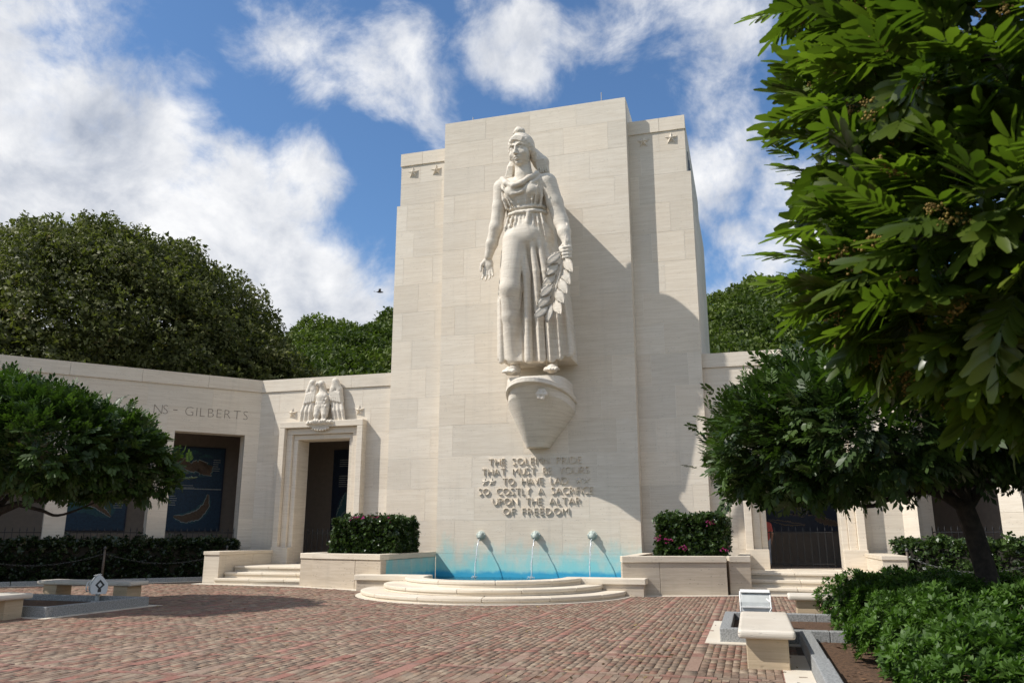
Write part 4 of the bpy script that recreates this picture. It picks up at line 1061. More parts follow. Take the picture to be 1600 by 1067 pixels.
def scatter(name, protos, pos, dirs, size, mat, parent=None, roll=None, tones=None, kind=None):
    """many leaf sprays in one mesh; dirs = the way each spray points"""
    N = len(pos); which = rng.integers(0, len(protos), N); VV, FF, TT = [], [], []; off = 0   # sprays of one mesh share a leaf pattern
    d = dirs / (np.linalg.norm(dirs, axis=1, keepdims=True) + 1e-9)
    up = np.tile(np.array([0, 0, 1.]), (N, 1)) + rng.normal(0, .35, (N, 3))
    y = np.cross(up, d); y /= np.linalg.norm(y, axis=1, keepdims=True) + 1e-9; z = np.cross(d, y)
    for p, (v, f) in enumerate(protos):
        I = np.where(which == p)[0]
        if not len(I): continue
        s = size[I][:, None, None] if isinstance(size, np.ndarray) else size
        w = pos[I][:, None, :] + s * (v[None, :, 0:1] * d[I][:, None, :] + v[None, :, 1:2] * y[I][:, None, :] + v[None, :, 2:3] * z[I][:, None, :])
        VV.append(w.reshape(-1, 3)); FF.append((f[None] + (np.arange(len(I)) * len(v))[:, None, None]).reshape(-1, f.shape[1]) + off); off += len(I) * len(v)
        t = tones[I] if tones is not None else rng.random(len(I))
        TT.append(np.repeat(t, len(v)))
    o = mk(name, np.concatenate(VV), np.concatenate(FF), mat, parent)
    a = o.data.attributes.new('tone', 'FLOAT', 'POINT'); a.data.foreach_set('value', np.concatenate(TT).astype(np.float32))
    if kind: o['kind'] = kind
    return o

def crown_points(n, blobs, shell=.35):
    """points in the outer layer of a union of ellipsoids (cx,cy,cz,rx,ry,rz), with outward directions"""
    Bm = np.array(blobs, float); vol = (Bm[:, 3] * Bm[:, 4] * Bm[:, 5]) ** (2 / 3); pr = vol / vol.sum()
    P, D = [], []; tot = 0
    while tot < n:
        k = rng.choice(len(Bm), n, p=pr); u = rng.normal(size=(n, 3)); u /= np.linalg.norm(u, axis=1, keepdims=True)
        r = 1 - shell * rng.random(n) ** 1.6 + np.clip(rng.normal(0, .03, n), -.05, .035)
        p = Bm[k, :3] + u * Bm[k, 3:] * r[:, None]; dd = u / Bm[k, 3:]; dd /= np.linalg.norm(dd, axis=1, keepdims=True)
        q = ((p[:, None, :] - Bm[None, :, :3]) / Bm[None, :, 3:]); ins = (np.sqrt((q ** 2).sum(-1)) < .72).any(1)
        p, dd = p[~ins], dd[~ins]; P.append(p); D.append(dd); tot += len(p)
    return np.concatenate(P)[:n], np.concatenate(D)[:n]

def limb(mb, pts, r0, r1, n=9):
    # smooth the path a little
    p = [Vector(q) for q in pts]; out = []
    for i in range(len(p) - 1):
        for k in range(4):
            t = k / 4; a = p[max(i - 1, 0)]; b = p[i]; c = p[i + 1]; d = p[min(i + 2, len(p) - 1)]
            out.append(.5 * ((2 * b) + (c - a) * t + (2 * a - 5 * b + 4 * c - d) * t * t + (3 * b - a - 3 * c + d) * t ** 3))
    out.append(p[-1]); m = len(out)
    mb.tube(out, [r0 + (r1 - r0) * i / (m - 1) for i in range(m)], n)

FR = [frond(9, .22, .15, .030, 46, random.Random(k), 1) for k in range(4)] + [frond(9, .16, .13, .028, 52, random.Random(9 + k), 1) for k in range(3)]
TREE_BL = [(-2.3, -.3, 2.95, 1.75, 1.9, 1.15), (-2.9, .2, 2.6, 1.35, 1.5, .85), (-1.2, -.6, 3.45, 1.8, 2.0, 1.2), (-.4, 1.4, 3.3, 2.0, 1.7, 1.15), (.6, -1.5, 3.4, 1.9, 1.6, 1.2), (.7, 0, 3.9, 1.9, 1.9, 1.25),
           (1.9, .4, 3.1, 1.9, 2.1, 1.1), (2.6, -.8, 2.8, 1.5, 1.5, .85), (-1.6, 1.3, 2.9, 1.5, 1.5, .95), (-1.6, -1.7, 2.9, 1.5, 1.4, .95), (-.4, .2, 2.7, 2.6, 2.4, .55)]
def clumpy(P, amp, sc):
    """push and pull points so that the crown's outline breaks into sprays"""
    return P + amp * np.stack([np.sin(P[:, 1] * sc + P[:, 2] * sc * 1.3), np.sin(P[:, 0] * sc * 1.1 + P[:, 2] * sc * .7 + 1), .7 * np.sin(P[:, 0] * sc + P[:, 1] * sc * 1.2 + 2)], 1)
def court_tree(label, loc, rz, n, mirror=1, cat='tree', sc=.9, lift=0):
    t = empty('tree', loc, rz, label, cat)
    mb = MB(); s = mirror
    limb(mb, [(.15 * s, 0, -.05), (.20 * s, 0, .6), (.08 * s, 0, 1.5), (-.06 * s, 0, 2.15)], .20, .15)
    mb.build('trunk', M_bark, t, True)
    br = MB()
    for pts, a, b in (([(-.04, 0, 2.05), (-.45, -.1, 2.3), (-1.1, -.2, 2.45), (-2.2, -.3, 2.75)], .11, .03), ([(-.6, -.1, 2.36), (-1.2, .0, 2.22), (-1.6, .05, 2.10), (-2.2, .1, 2.3), (-2.8, .2, 2.6)], .05, .015), ([(-.05, 0, 2.1), (-.3, .2, 2.6), (-.5, .8, 3.2)], .09, .03),
                      ([(-.02, 0, 2.1), (.0, -.2, 2.7), (.2, -.6, 3.4)], .10, .03), ([(-.02, .02, 2.05), (.35, .1, 2.55), (.7, .1, 3.2), (1.6, .3, 3.3)], .11, .03), ([(.2, .05, 2.4), (.9, -.2, 2.6), (2.2, -.6, 2.8)], .07, .02), ([(-.05, .1, 2.1), (-.7, .7, 2.5), (-1.5, 1.2, 2.8)], .07, .02), ([(0, 0, 2.2), (-.6, -.8, 2.6), (-1.5, -1.6, 2.9)], .07, .02)):
        limb(br, [(x * s, y, z) for x, y, z in pts], a, b, 7)
    br.build('branches', M_bark, t, True)
    bl = [(b[0] * s, *b[1:]) for b in TREE_BL]
    P, D = crown_points(n, bl, .42); P = clumpy(P, .16, 2.3); P = clumpy(P, .10, 5.2); P += D * (rng.random((n, 1)) ** 9) * .35; P[:, 2] = 2.42 + lift + (P[:, 2] - 1.9) * .84 + .12 * np.sin(P[:, 0] * 2.7) * np.sin(P[:, 1] * 2.3)
    d = D * .7 + rng.normal(0, .48, (n, 3)); d[:, 2] += .30
    tone = np.clip(rng.normal(.40, .2, n) + .20 * np.sin(P[:, 0] * 2.3 + P[:, 2] * 3.1) * np.sin(P[:, 1] * 2.1 + 1), 0, 1)
    scatter('foliage', FR, P, d, rng.uniform(.85, 1.35, n), M_leaf, t, tones=tone, kind='stuff')
    t.scale = (sc, sc, sc * 1.08)
    return t

court_tree('spreading dark tree with crooked black trunk, shading the right gallery', (10.3, -13.0, 0), 0, 11500)
court_tree('round crowned tree at the left edge, shading the grey curbed tree bed', (-9.9, -12.2, 0), R(25), 12000, -1, lift=.30)

# the near tree at the upper right: its sprays are large enough to be single leaves
near = empty('near_tree', (10.62, -20.9, 0), 0, 'nearest tree with big glossy leaf sprays and tan blossoms, filling the upper right corner', 'tree')
mb = MB(); limb(mb, [(0, 0, -.05), (.05, 0, 1.2), (-.05, .05, 2.4)], .22, .15); mb.build('trunk', M_bark, near, True)
br = MB()
for pts, a, b in (([(-.05, .05, 2.3), (-.6, -.2, 3.0), (-1.6, -.4, 3.5), (-2.4, -.3, 3.6)], .12, .02), ([(-.05, .05, 2.35), (-.4, .2, 3.4), (-1.2, .3, 4.8), (-1.9, .2, 5.6)], .12, .02), ([(-.05, .05, 2.3), (.4, .2, 3.6), (.5, .1, 5.2)], .12, .03),
                  ([(-.1, 0, 2.3), (-.7, -1.0, 2.9), (-1.2, -2.0, 3.4)], .09, .02), ([(-.7, -.2, 3.05), (-1.4, .1, 2.7), (-2.1, .2, 2.6)], .05, .012), ([(-.4, .2, 3.4), (-1.4, -.6, 4.2), (-2.3, -.8, 4.5)], .06, .012)):
    limb(br, pts, a, b, 7)
br.build('branches', M_bark, near, True)
NBL = [(-1.15, .0, 3.55, 1.75, 1.6, .95), (-1.35, .1, 4.7, 1.55, 1.6, 1.1), (-.9, .1, 6.0, 1.9, 1.8, 1.2), (-.1, .3, 2.75, 1.7, 1.5, .65), (.3, .2, 4.6, 2.0, 2.0, 2.3), (-1.3, .3, 3.3, 1.35, 1.3, .75), (.6, -.9, 3.6, 1.3, 1.2, 1.2), (-.9, .1, 2.85, 1.1, 1.2, .55)]
n = 4300; P, D = crown_points(n, NBL, .45); P = clumpy(P, .09, 3.7)
d = D * .8 + rng.normal(0, .40, (n, 3)); d[:, 2] += .30
tone = np.clip(rng.normal(.36, .22, n), 0, 1); siz = rng.uniform(.9, 1.35, n)
FRN = [frond(11, .26, .18, .028, 44, random.Random(40 + k), 3) for k in range(4)]
loc = np.array(near.location); cl = np.array(cam.location)
dist = np.linalg.norm(P + loc - cl, axis=1); cd = np.linalg.norm(np.array([[*camspace(*(p + loc))] for p in P])[:, :2] - np.array([1390, 330]), axis=1)
vis = np.array([(lambda q: -40 < q[0] < 1600 and -40 < q[1] < 1067 and q[2] > 0)(camspace(*(p + loc))) for p in P])
order = np.argsort(np.where(vis, dist, 1e9)); pick = order[:290]; rest = np.setdiff1d(np.arange(n), pick)
scatter('foliage', FRN, P[rest], d[rest], siz[rest], M_leaffg, near, tones=tone[rest], kind='stuff')
LMS = []
for v, f in FRN:
    for tn in (.15, .35, .55, .95):
        me = raw('leaf', v, f, M_leaffg); a = me.attributes.new('tone', 'FLOAT', 'POINT'); a.data.foreach_set('value', np.full(len(v), tn, np.float32)); LMS.append(me)
for i in pick:
    dv = Vector(d[i]).normalized(); y = Vector((random.gauss(0, .35), random.gauss(0, .35), 1)).cross(dv).normalized(); z = dv.cross(y)
    M = Matrix(((dv.x, y.x, z.x, P[i][0]), (dv.y, y.y, z.y, P[i][1]), (dv.z, y.z, z.z, P[i][2]), (0, 0, 0, 1))) @ Matrix.Scale(siz[i], 4)
    o = link('leaf', LMS[random.choices(range(16), [5, 5, 4, .6] * 4)[0]], None, near); o.matrix_local = M
# tan flower spikes among the near leaves
nb = 620; Pb, Db = crown_points(nb, NBL, .08)
oct_ = (np.array([(1, 0, 0), (-1, 0, 0), (0, 1, 0), (0, -1, 0), (0, 0, 1), (0, 0, -1)], np.float32) * .011, np.array([(0, 2, 4, 4), (2, 1, 4, 4), (1, 3, 4, 4), (3, 0, 4, 4), (2, 0, 5, 5), (1, 2, 5, 5), (3, 1, 5, 5), (0, 3, 5, 5)], np.int32)[:, :3])
pp, dd = [], []
for i in range(nb):
    ax = Db[i] + rng.normal(0, .3, 3); ax /= np.linalg.norm(ax)
    for k in range(34): pp.append(Pb[i] + ax * (rng.random() * .22) + rng.normal(0, .018, 3)); dd.append(rng.normal(0, 1, 3))
scatter('blossoms', [oct_], np.array(pp), np.array(dd), rng.uniform(.6, 1.2, len(pp)), M_bloom, near, kind='stuff')

# clipped bougainvillea hedges standing in the planters
QL = [rosette(5, .075, .026, (15, 70), random.Random(70 + k), 1) for k in range(4)]
def box_shell(n, x0, x1, y0, y1, z0, z1, depth=.12, rough=.05, faces=(1, 1, 1, 1, 1)):
    A = np.array([(y1 - y0) * (z1 - z0), (y1 - y0) * (z1 - z0), (x1 - x0) * (z1 - z0), (x1 - x0) * (z1 - z0), (x1 - x0) * (y1 - y0)]) * np.array(faces)
    k = rng.choice(5, n, p=A / A.sum()); u = rng.random((n, 3)); P = np.array([x0, y0, z0]) + u * np.array([x1 - x0, y1 - y0, z1 - z0]); D = np.zeros((n, 3)); dp = np.abs(rng.normal(0, depth, n))
    for f, (ax, v, s) in enumerate(((0, x0, -1), (0, x1, 1), (1, y0, -1), (1, y1, 1), (2, z1, 1))):
        m = k == f; P[m, ax] = v - s * dp[m]; D[m, ax] = s
    w = rough * (np.sin(P[:, 0] * 5.3 + P[:, 2] * 4) + np.sin(P[:, 1] * 6.1 + P[:, 2] * 3.3 + 1) + np.sin(P[:, 0] * 11 + P[:, 1] * 9 + P[:, 2] * 8))
    return P + D * w[:, None] + D * (rng.random(n)[:, None] ** 8) * .14, D
def flower_hedge(label, x0, x1, seed):
    h = empty('flowering_hedge', ((x0 + x1) / 2, -2.3, .95), 0, label, 'hedge'); w = (x1 - x0) / 2
    m = MB().box(-w + .16, w - .16, -.62, .62, 0, .92); m.build('twig_core', M_barkd, h)
    n = 6500; P, D = box_shell(n, -w, w, -.85, .85, 0.0, 1.14, .08, .035)
    d = D * .7 + rng.normal(0, .6, (n, 3)); tone = np.clip(rng.normal(.42, .25, n), 0, 1)
    scatter('foliage', QL, P, d, rng.uniform(.8, 1.5, n), M_hedge, h, tones=tone, kind='stuff')
    r = random.Random(seed); pp = []
    for c in range(22 if x0 < 0 else 7):
        cx = r.uniform(-w * .45, w * .75) if x0 < 0 else r.uniform(-w, w); cz = r.uniform(1.08, 1.2) if x0 < 0 else r.uniform(.2, 1.15); cy = r.uniform(-.9, .3) if cz > 1.05 else -.92
        for k in range(14): pp.append((cx + r.gauss(0, .07), cy + r.gauss(0, .06), cz + r.gauss(0, .035)))
    pp = np.array(pp); scatter('flowers', QL, pp, rng.normal(0, 1, pp.shape) + [0, -.5, .8], rng.uniform(.35, .65, len(pp)), M_flower, h, kind='stuff')
M_barkd = simple('hedge_twigs', (.018, .016, .010), .95)
flower_hedge('clipped dark hedge with magenta flowers along its top, in the left planter', -6.0, -3.72, 4)
flower_hedge('clipped squared hedge with a few magenta flowers, in the right planter', 4.45, 6.35, 6)

# long hedges in front of the angled walls, with low curbs
def long_hedge(s, label, n, mat, t0=0.75):
    v = Vector((s * 11.63, .8)) + Vector((s * GA.x, GA.y)) * 0; a = math.atan2(GA.y, s * GA.x)
    h = empty('long_hedge', (v.x, v.y, 0), a, label, 'hedge')
    y0, y1 = sorted((-s * .22, -s * 1.05)); core = MB().box(t0 + .2, 13.5, y0 + .14, y1 - .14, 0, 1.2); core.build('twig_core', M_barkd, h)
    P, D = box_shell(n, t0, 13.6, y0, y1, .02, 1.40, .09, .05); d = D * .6 + rng.normal(0, .6, (n, 3)); d[:, 2] += .2
    scatter('foliage', QL, P, d, rng.uniform(1.1, 2.0, n), mat, h, tones=np.clip(rng.normal(.4, .25, n), 0, 1), kind='stuff')
    k = empty('bed_curb', (v.x, v.y, 0), a, label.split(' hedge')[0].replace('dark', 'low grey').replace('green', 'low grey') + ' stone curb along the foot of the %s long hedge' % ('left' if s < 0 else 'right'), 'curb')
    for i in range(7):
        lo, hi = sorted((-s * 1.28, -s * 1.42)); MB().box(-.15 + i * 2, 1.83 + i * 2, lo, hi, -.05, .14).build('curb_stone', M_granite, k, bevel=.01)
    es = MB(); lo, hi = sorted((-s * 1.43, -s * 1.72)); es.box(-.1, 13.8, lo, hi, -.03, .004); es.build('edge_slab', M_edge, k)
    return h
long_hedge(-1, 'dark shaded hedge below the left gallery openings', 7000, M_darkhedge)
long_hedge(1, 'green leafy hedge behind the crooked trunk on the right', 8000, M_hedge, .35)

# posts and chains in front of the hedges
def chain_run(label, a, b, sag):
    c = empty('chain', ((a[0] + b[0]) / 2, (a[1] + b[1]) / 2, a[2]), 0, label, 'chain', 'chains between the posts'); A, B_ = Vector(a) - c.location, Vector(b) - c.location; n = int((B_ - A).length / .085)
    me = CH
    for i in range(n):
        t = (i + .5) / n; p = A.lerp(B_, t); p.z -= sag * 4 * t * (1 - t); dz = -sag * 4 * (1 - 2 * t)
        dirv = (B_ - A) + Vector((0, 0, dz)); o = link('chain_link', me, None, c); q = dirv.to_track_quat('X', 'Z').to_matrix().to_4x4()
        o.matrix_local = Matrix.Translation(p) @ q @ Matrix.Rotation(R(90) * (i % 2), 4, 'X')
def link_mesh():
    m = MB(); pts = []
    n = 10
    for i in range(n): 
        a = 2 * math.pi * i / n; pts.append((.036 * math.cos(a) + .018 * (1 if math.cos(a) > 0 else -1), .022 * math.sin(a), 0))
    v, f = [], []
    for i, p in enumerate(pts):
        c = Vector(p); o = Vector((p[0], p[1], 0)).normalized() * .008
        v += [c + o, c + Vector((0, 0, .008)), c - o, c - Vector((0, 0, .008))]
    for i in range(n):
        for j in range(4): f.append((i * 4 + j, ((i + 1) % n) * 4 + j, ((i + 1) % n) * 4 + (j + 1) % 4, i * 4 + (j + 1) % 4))
    return raw('chain_link', v, f, M_chain)
CH = link_mesh()
def post(x, y, label):
    p = empty('chain_post', (x, y, 0), 0, label, 'post', 'posts carrying the chains')
    MB().tube([(0, 0, -.05), (0, 0, 1.12)], [.045, .035], 10).build('shaft', M_post, p, True)
    MB().tube([(0, 0, 1.11), (0, 0, 1.14), (0, 0, 1.19), (0, 0, 1.23)], [.03, .05, .045, .008], 10).build('finial', M_chain, p, True)
def fr2(s, t, d): v = Vector((s * 11.63, .8)) + Vector((s * GA.x, GA.y)) * t - Vector((s * .749, .663)) * d; return v
pl_ = [(-1, 1.15, 'brown chain post beside the cheek wall left of the steps'), (-1, 5.2, 'brown chain post in front of the left hedge behind the small lamp'), (-1, 9.3, 'brown chain post at the far left behind the tree'),
       (1, .95, 'brown chain post at the near end of the right hedge'), (1, 4.9, 'brown chain post behind the crooked trunk')]
for s, t, lb in pl_: v = fr2(s, t, 1.16); post(v.x, v.y, lb)
def q3(s, t): v = fr2(s, t, 1.16); return (v.x, v.y, .98)
chain_run('grey chain sagging between the two posts left of the steps', q3(-1, 1.15), q3(-1, 5.2), .36)
chain_run('grey chain sagging left from the middle post into the tree shade', q3(-1, 5.2), q3(-1, 9.3), .36)
chain_run('grey chain sagging in front of the right hedge', q3(1, .95), q3(1, 4.9), .36)

# ---------------------------------------------------------------- tree beds, benches, lamps
def tree_bed(s, label):
    b = empty('tree_bed', (s * 9.0, -12.0, 0), 0, label, 'tree bed', None); X = lambda x: s * (x - 9.0)
    x0, x1, y0, y1 = 6.5, 11.8, -13.6, -10.7; w = .17
    def bx(a, c, d, e, z0, z1, nm, mat, bev=.012):
        lo, hi = sorted((X(a), X(c))); MB().box(lo, hi, d + 12, e + 12, z0, z1).build(nm, mat, b, bevel=bev)
    for a, c in ((x0, 8.1), (8.1, 10.0), (10.0, x1)): bx(a + .003, c - .003, y0, y0 + w, -.03, .20, 'curb_stone', M_granite); bx(a + .003, c - .003, y1 - w, y1, -.03, .20, 'curb_stone', M_granite)
    for x in (x0, x1 - w): bx(x, x + w, y0 + w + .003, y1 - w - .003, -.03, .20, 'curb_stone', M_granite)
    bx(x0 + w, x1 - w, y0 + w, y1 - w, -.03, .07, 'soil', M_soil, 0)
    for a, c, d, e in ((x0 - .22, x1 + .2, y0 - .22, y0 - .002), (x0 - .22, x0 - .002, y0, y1), (x0 - .22, x1 + .2, y1 + .002, y1 + .22)): bx(a, c, d, e, -.03, .003, 'edge_slab', M_edge, 0)
    return b
tree_bed(-1, 'square grey granite curbed bed under the left tree'); tree_bed(1, 'grey granite curbed bed behind the front bench on the right')
def bench(label, loc, rz, L, W=.68):
    b = empty('stone_bench', loc, rz, label, 'bench', 'stone benches round the tree beds')
    MB().box(-W / 2, W / 2, -L / 2, L / 2, .365, .47).build('seat', M_bench, b, True, .04, 3)
    sm = b.children[0]; sm.data.polygons.foreach_set('use_smooth', np.zeros(len(sm.data.polygons), bool))
    for y in (-L / 2 + .36, L / 2 - .36): MB().box(-W / 2 + .09, W / 2 - .09, y - .21, y + .21, -.02, .364).build('leg', M_benchleg, b, bevel=.012)
    return b
bench('front pale stone bench with rounded seat by the right granite curb', (7.17, -15.0, 0), 0, 2.55)
bench('pale stone bench behind the grey floodlight, half hidden by shrubs', (9.05, -9.60, 0), R(90), 2.75)
bench('shaded stone bench behind the small lamp on the left', (-9.15, -9.65, 0), R(90), 2.9)
bench('stone bench cut off by the left edge of the picture', (-7.17, -14.9, 0), 0, 2.55)

def floodlight(label, loc, rz):
    f = empty('floodlight', loc, rz, label, 'floodlight', 'floodlights aimed at the statue'); W = .23
    prof = [(-.15, .0), (.14, .0), (.165, .10), (.165, .21), (.03, .39), (-.03, .40), (-.09, .36), (-.165, .24), (-.185, .10)]
    def pris(nm, pr, x0, x1, mat, bev=.008):
        MB().loft([[(x0, y, z) for y, z in pr], [(x1, y, z) for y, z in pr]]).build(nm, mat, f, bevel=bev, loc=(0, 0, .20))
    pris('housing', prof, -W, W, M_lamp)
    for s in (-1, 1): pris('end_plate', [(y * 1.06, z * 1.04 - .008) for y, z in prof], s * (W + .012) - .012, s * (W + .012) + .012, M_lampwhite)
    pris('hinge_strip', [(-.215, .155), (-.19, .155), (-.19, .18), (-.215, .18)], -W, W, M_lampwhite, .003); pris('lid_lip', [(-.10, .385), (.02, .42), (.02, .435), (-.12, .395)], -W - .01, W + .01, M_lampwhite, .003)
    MB().tube([(W - .05, -.20, .50), (W + .01, -.26, .46), (W + .02, -.28, .36), (W - .02, -.27, .28), (W - .10, -.24, .25), (W - .15, -.22, .25)], .014, 8).build('handle', M_lampwhite, f, True)
    MB().tube([(0, 0, .0), (0, 0, .22)], [.05, .05], 10).build('stem', M_lamp, f, True); MB().box(-.12, .12, -.12, .12, 0, .03).build('foot', M_lamp, f)
    for s in (-1, 1):
        m = MB(); x = s * (W + .027); m.add([(x, -.10, .40), (x, .0, .29), (x, .10, .40), (x, 0, .52), (x, -.05, .40), (x, .0, .345), (x, .05, .40), (x, 0, .46)], [(0, 1, 5, 4), (1, 2, 6, 5), (2, 3, 7, 6), (3, 0, 4, 7)]); m.build('diamond_mark', M_dark, f)
        MB().box(x - .002, x + .002, -.035, .035, .24, .31).build('latch', M_dark, f)
    return f
floodlight('large grey floodlight box with curved white handle, behind the front right bench', (7.06, -12.35, .07), 0)
floodlight('small white lamp housing with a dark diamond mark, in the left tree bed', (-7.75, -10.95, .07), R(-42))

lt = 260; pp = np.stack([rng.uniform(-9, 8, lt), rng.uniform(-19, -5, lt), np.full(lt, .012)], 1); pp[:90, 0] = rng.uniform(4.5, 7.5, 90); pp[:90, 1] = rng.uniform(-18, -12, 90)
pp = pp[[usable(x, y) for x, y, z in pp]]
ll = scatter('fallen_leaves', [leaflet(.06, .014, .2, 2)], pp, rng.normal(0, 1, pp.shape) * [1, 1, .06], rng.uniform(.6, 1.4, len(pp)), leaf_mat('dry_leaf', (.10, .06, .02), (.34, .25, .10), .8, .05))
tag(ll, 'dry fallen leaves scattered over the brick plaza', 'fallen leaves', kind='stuff')
# right-hand garden: curb, mulch, low shrubs
cb = empty('garden_curb', (7.75, -15, 0), 0, 'grey granite curb running towards the viewer beside the front bench', 'curb')
for a, b in ((-5, -3.4), (-3.394, -1.6)): MB().box(-.085, .085, a, b, -.05, .22).build('curb_stone', M_granite, cb, bevel=.012)
MB().box(-.085, .085, -1.594, 1.35, -.05, .20).build('curb_stone', M_granite, cb, bevel=.012)
MB().box(-.42, -.09, -5, .2, -.03, .003).build('edge_slab', M_edge, cb)
so_ = MB().add([(7.83, -24, .05), (16, -24, .05), (16, -5, .05), (12.0, -5, .05), (12.0, -13.65, .05), (7.83, -13.65, .05)], [(0, 1, 2, 3, 4, 5)]).build('garden_soil', M_soil); tag(so_, kind='structure')
pp = np.stack([rng.uniform(7.86, 12, 900), rng.uniform(-19, -11, 900), np.full(900, .065)], 1)
ch = scatter('bark_chips', [leaflet(.05, .012, .1, 1)], pp, rng.normal(0, 1, (900, 3)) * [1, 1, .15], rng.uniform(.6, 1.8, 900), leaf_mat('bark_chip', (.06, .03, .015), (.22, .12, .06), .9, 0))
tag(ch, 'brown bark chips and dry leaves littering the soil behind the curb', 'mulch', kind='stuff')
SR = [rosette(10, .095, .019, (10, 75), random.Random(90 + k), 1) for k in range(4)]
def shrub_points(n):
    P, D = [], []
    while len(P) < n:
        x, y = rng.uniform(8.0, 14.0), rng.uniform(-22.5, -9.0)
        edge = 8.36 + .16 * math.sin(y * 2.1) + .08 * math.sin(y * 5.3)
        if x < edge: continue
        if x > 9.6 and rng.random() < .35: continue
        h = .86 + .09 * math.sin(x * 2.1 + y * 1.3) + .08 * math.sin(x * 4.7 - y * 3.9) + .05 * math.sin(y * 8 + x * 7)
        h *= float(np.interp(y, [-22, -19, -16.5, -9], [.55, .72, 1, .9])); f = min(1, (x - edge) / .42)
        h *= .35 + .65 * math.sqrt(max(0, 1 - (1 - f) ** 2))
        P.append((x, y, h * (1 - .75 * rng.random() ** (2.5 if f >= 1 else .9)))); D.append((-(1 - f) * 1.3, 0, 1))
    return np.array(P), np.array(D)
SPn = 15000; P, D = shrub_points(SPn); d = D + rng.normal(0, .35, (SPn, 3))
# rosettes face upwards: the spray's own axis is its local z, so build with an upward frame
PR = [(v[:, [2, 1, 0]] * np.array([1, 1, -1], np.float32), f) for v, f in SR]
sh = scatter('low_shrubs', PR, P, d, rng.uniform(.75, 1.25, SPn), M_shrub, None, tones=np.clip(rng.normal(.45, .26, SPn), 0, 1))
tag(sh, 'bright green low shrubs massed behind the granite curb at lower right', 'shrubs', kind='stuff')
sc_ = MB(); 
tw_ = empty('dry_twigs', (9.4, -16, .45), 0, 'bare pale twigs sticking out of the low shrubs', 'twigs'); r = random.Random(5)
for k in range(9):
    x, y = r.uniform(-.4, 1.2), r.uniform(-.8, .8); a = r.uniform(-1, 1)
    MB().tube([(x, y, -.1), (x + .12 * a, y + .05, .12), (x + .30 * a, y + .1, .26 + r.uniform(0, .08))], [.008, .006, .003], 5).build('twig', M_barkgrey, tw_, True)

# ---------------------------------------------------------------- beyond the walls: great tree, wooded crater rim
def tuft(n_, L, W, r):
    V, F = [], []
    for i in range(n_):
        v = np.array([(0, 0, 0), (L * .5, -W, .02), (L, 0, -.03), (L * .5, W, .02)], np.float32) * r.uniform(.7, 1.2); M = rotm((0, 0, 1), r.uniform(0, 6.3)) @ rotm((0, 1, 0), -R(r.uniform(-30, 80))); M[:3, 3] = (r.gauss(0, .10), r.gauss(0, .10), r.gauss(0, .08))
        V.append(xform(v, M)); F.append(np.array([(0, 1, 2, 3)], np.int32) + i * 4)
    return np.concatenate(V), np.concatenate(F)
CLP = [tuft(6, .20, .055, random.Random(120 + k)) for k in range(6)]
big = empty('great_tree', (-32.1, 12.2, 0), 0, 'broad domed monkeypod tree rising behind the left gallery', 'tree')
mb = MB(); limb(mb, [(0, 0, -.1), (.3, 0, 3), (.1, .2, 6)], .9, .6); mb.build('trunk', M_bark, big, True)
br = MB(); r = random.Random(3)
for k in range(22):
    a = k * 2.4; e = r.uniform(.35, 1.0); L = r.uniform(8, 12.5); hx = math.cos(a) * math.cos(e) * L; hy = math.sin(a) * math.cos(e) * L; hz = 5.5 + math.sin(e) * L
    limb(br, [(0, 0, 5), (hx * .35, hy * .35, 5 + (hz - 5) * .4), (hx * .7, hy * .7, 5 + (hz - 5) * .78), (hx, hy, hz)], .30, .03, 6)
    for j in range(5):
        t = r.uniform(.5, 1); b = Vector((hx * t, hy * t, 5 + (hz - 5) * t)); q = Vector((r.gauss(0, 1.5), r.gauss(0, 1.5), r.uniform(.3, 2.0))); limb(br, [b, b + q * .5, b + q], .06, .015, 5)
br.build('branches', M_barkgrey, big, True)
GB = [(0, 0, 10.5, 13.2, 12.5, 10.6), (-7, -1, 9.5, 8, 8, 8.6), (7.6, .5, 8.6, 7.4, 7.5, 7.0), (2.5, -2, 12.4, 8, 8, 8.2), (-3, 1, 13, 7.5, 8, 7.9), (12, 1.0, 7.4, 4.8, 5, 5.6), (-13, 0, 9, 7, 8, 7)]
n = 75000; P, D = crown_points(n, GB, .20); P = clumpy(P, .45, .95); P = clumpy(P, .30, 2.9); keep = P[:, 2] > 2; P, D = P[keep], D[keep]; n = len(P)
d = D * .6 + rng.normal(0, .55, (n, 3)); d[:, 2] += .35
tone = np.clip(rng.normal(.42, .22, n) + .14 * np.sin(P[:, 0] * .9) * np.sin(P[:, 2] * 1.3), 0, 1)
PRC = [(v[:, [2, 1, 0]] * np.array([1, 1, -1], np.float32), f) for v, f in CLP]
P[:, 2] *= .955; scatter('foliage', PRC, P, d, rng.uniform(.8, 1.6, n), M_monkey, big, tones=tone, kind='stuff')

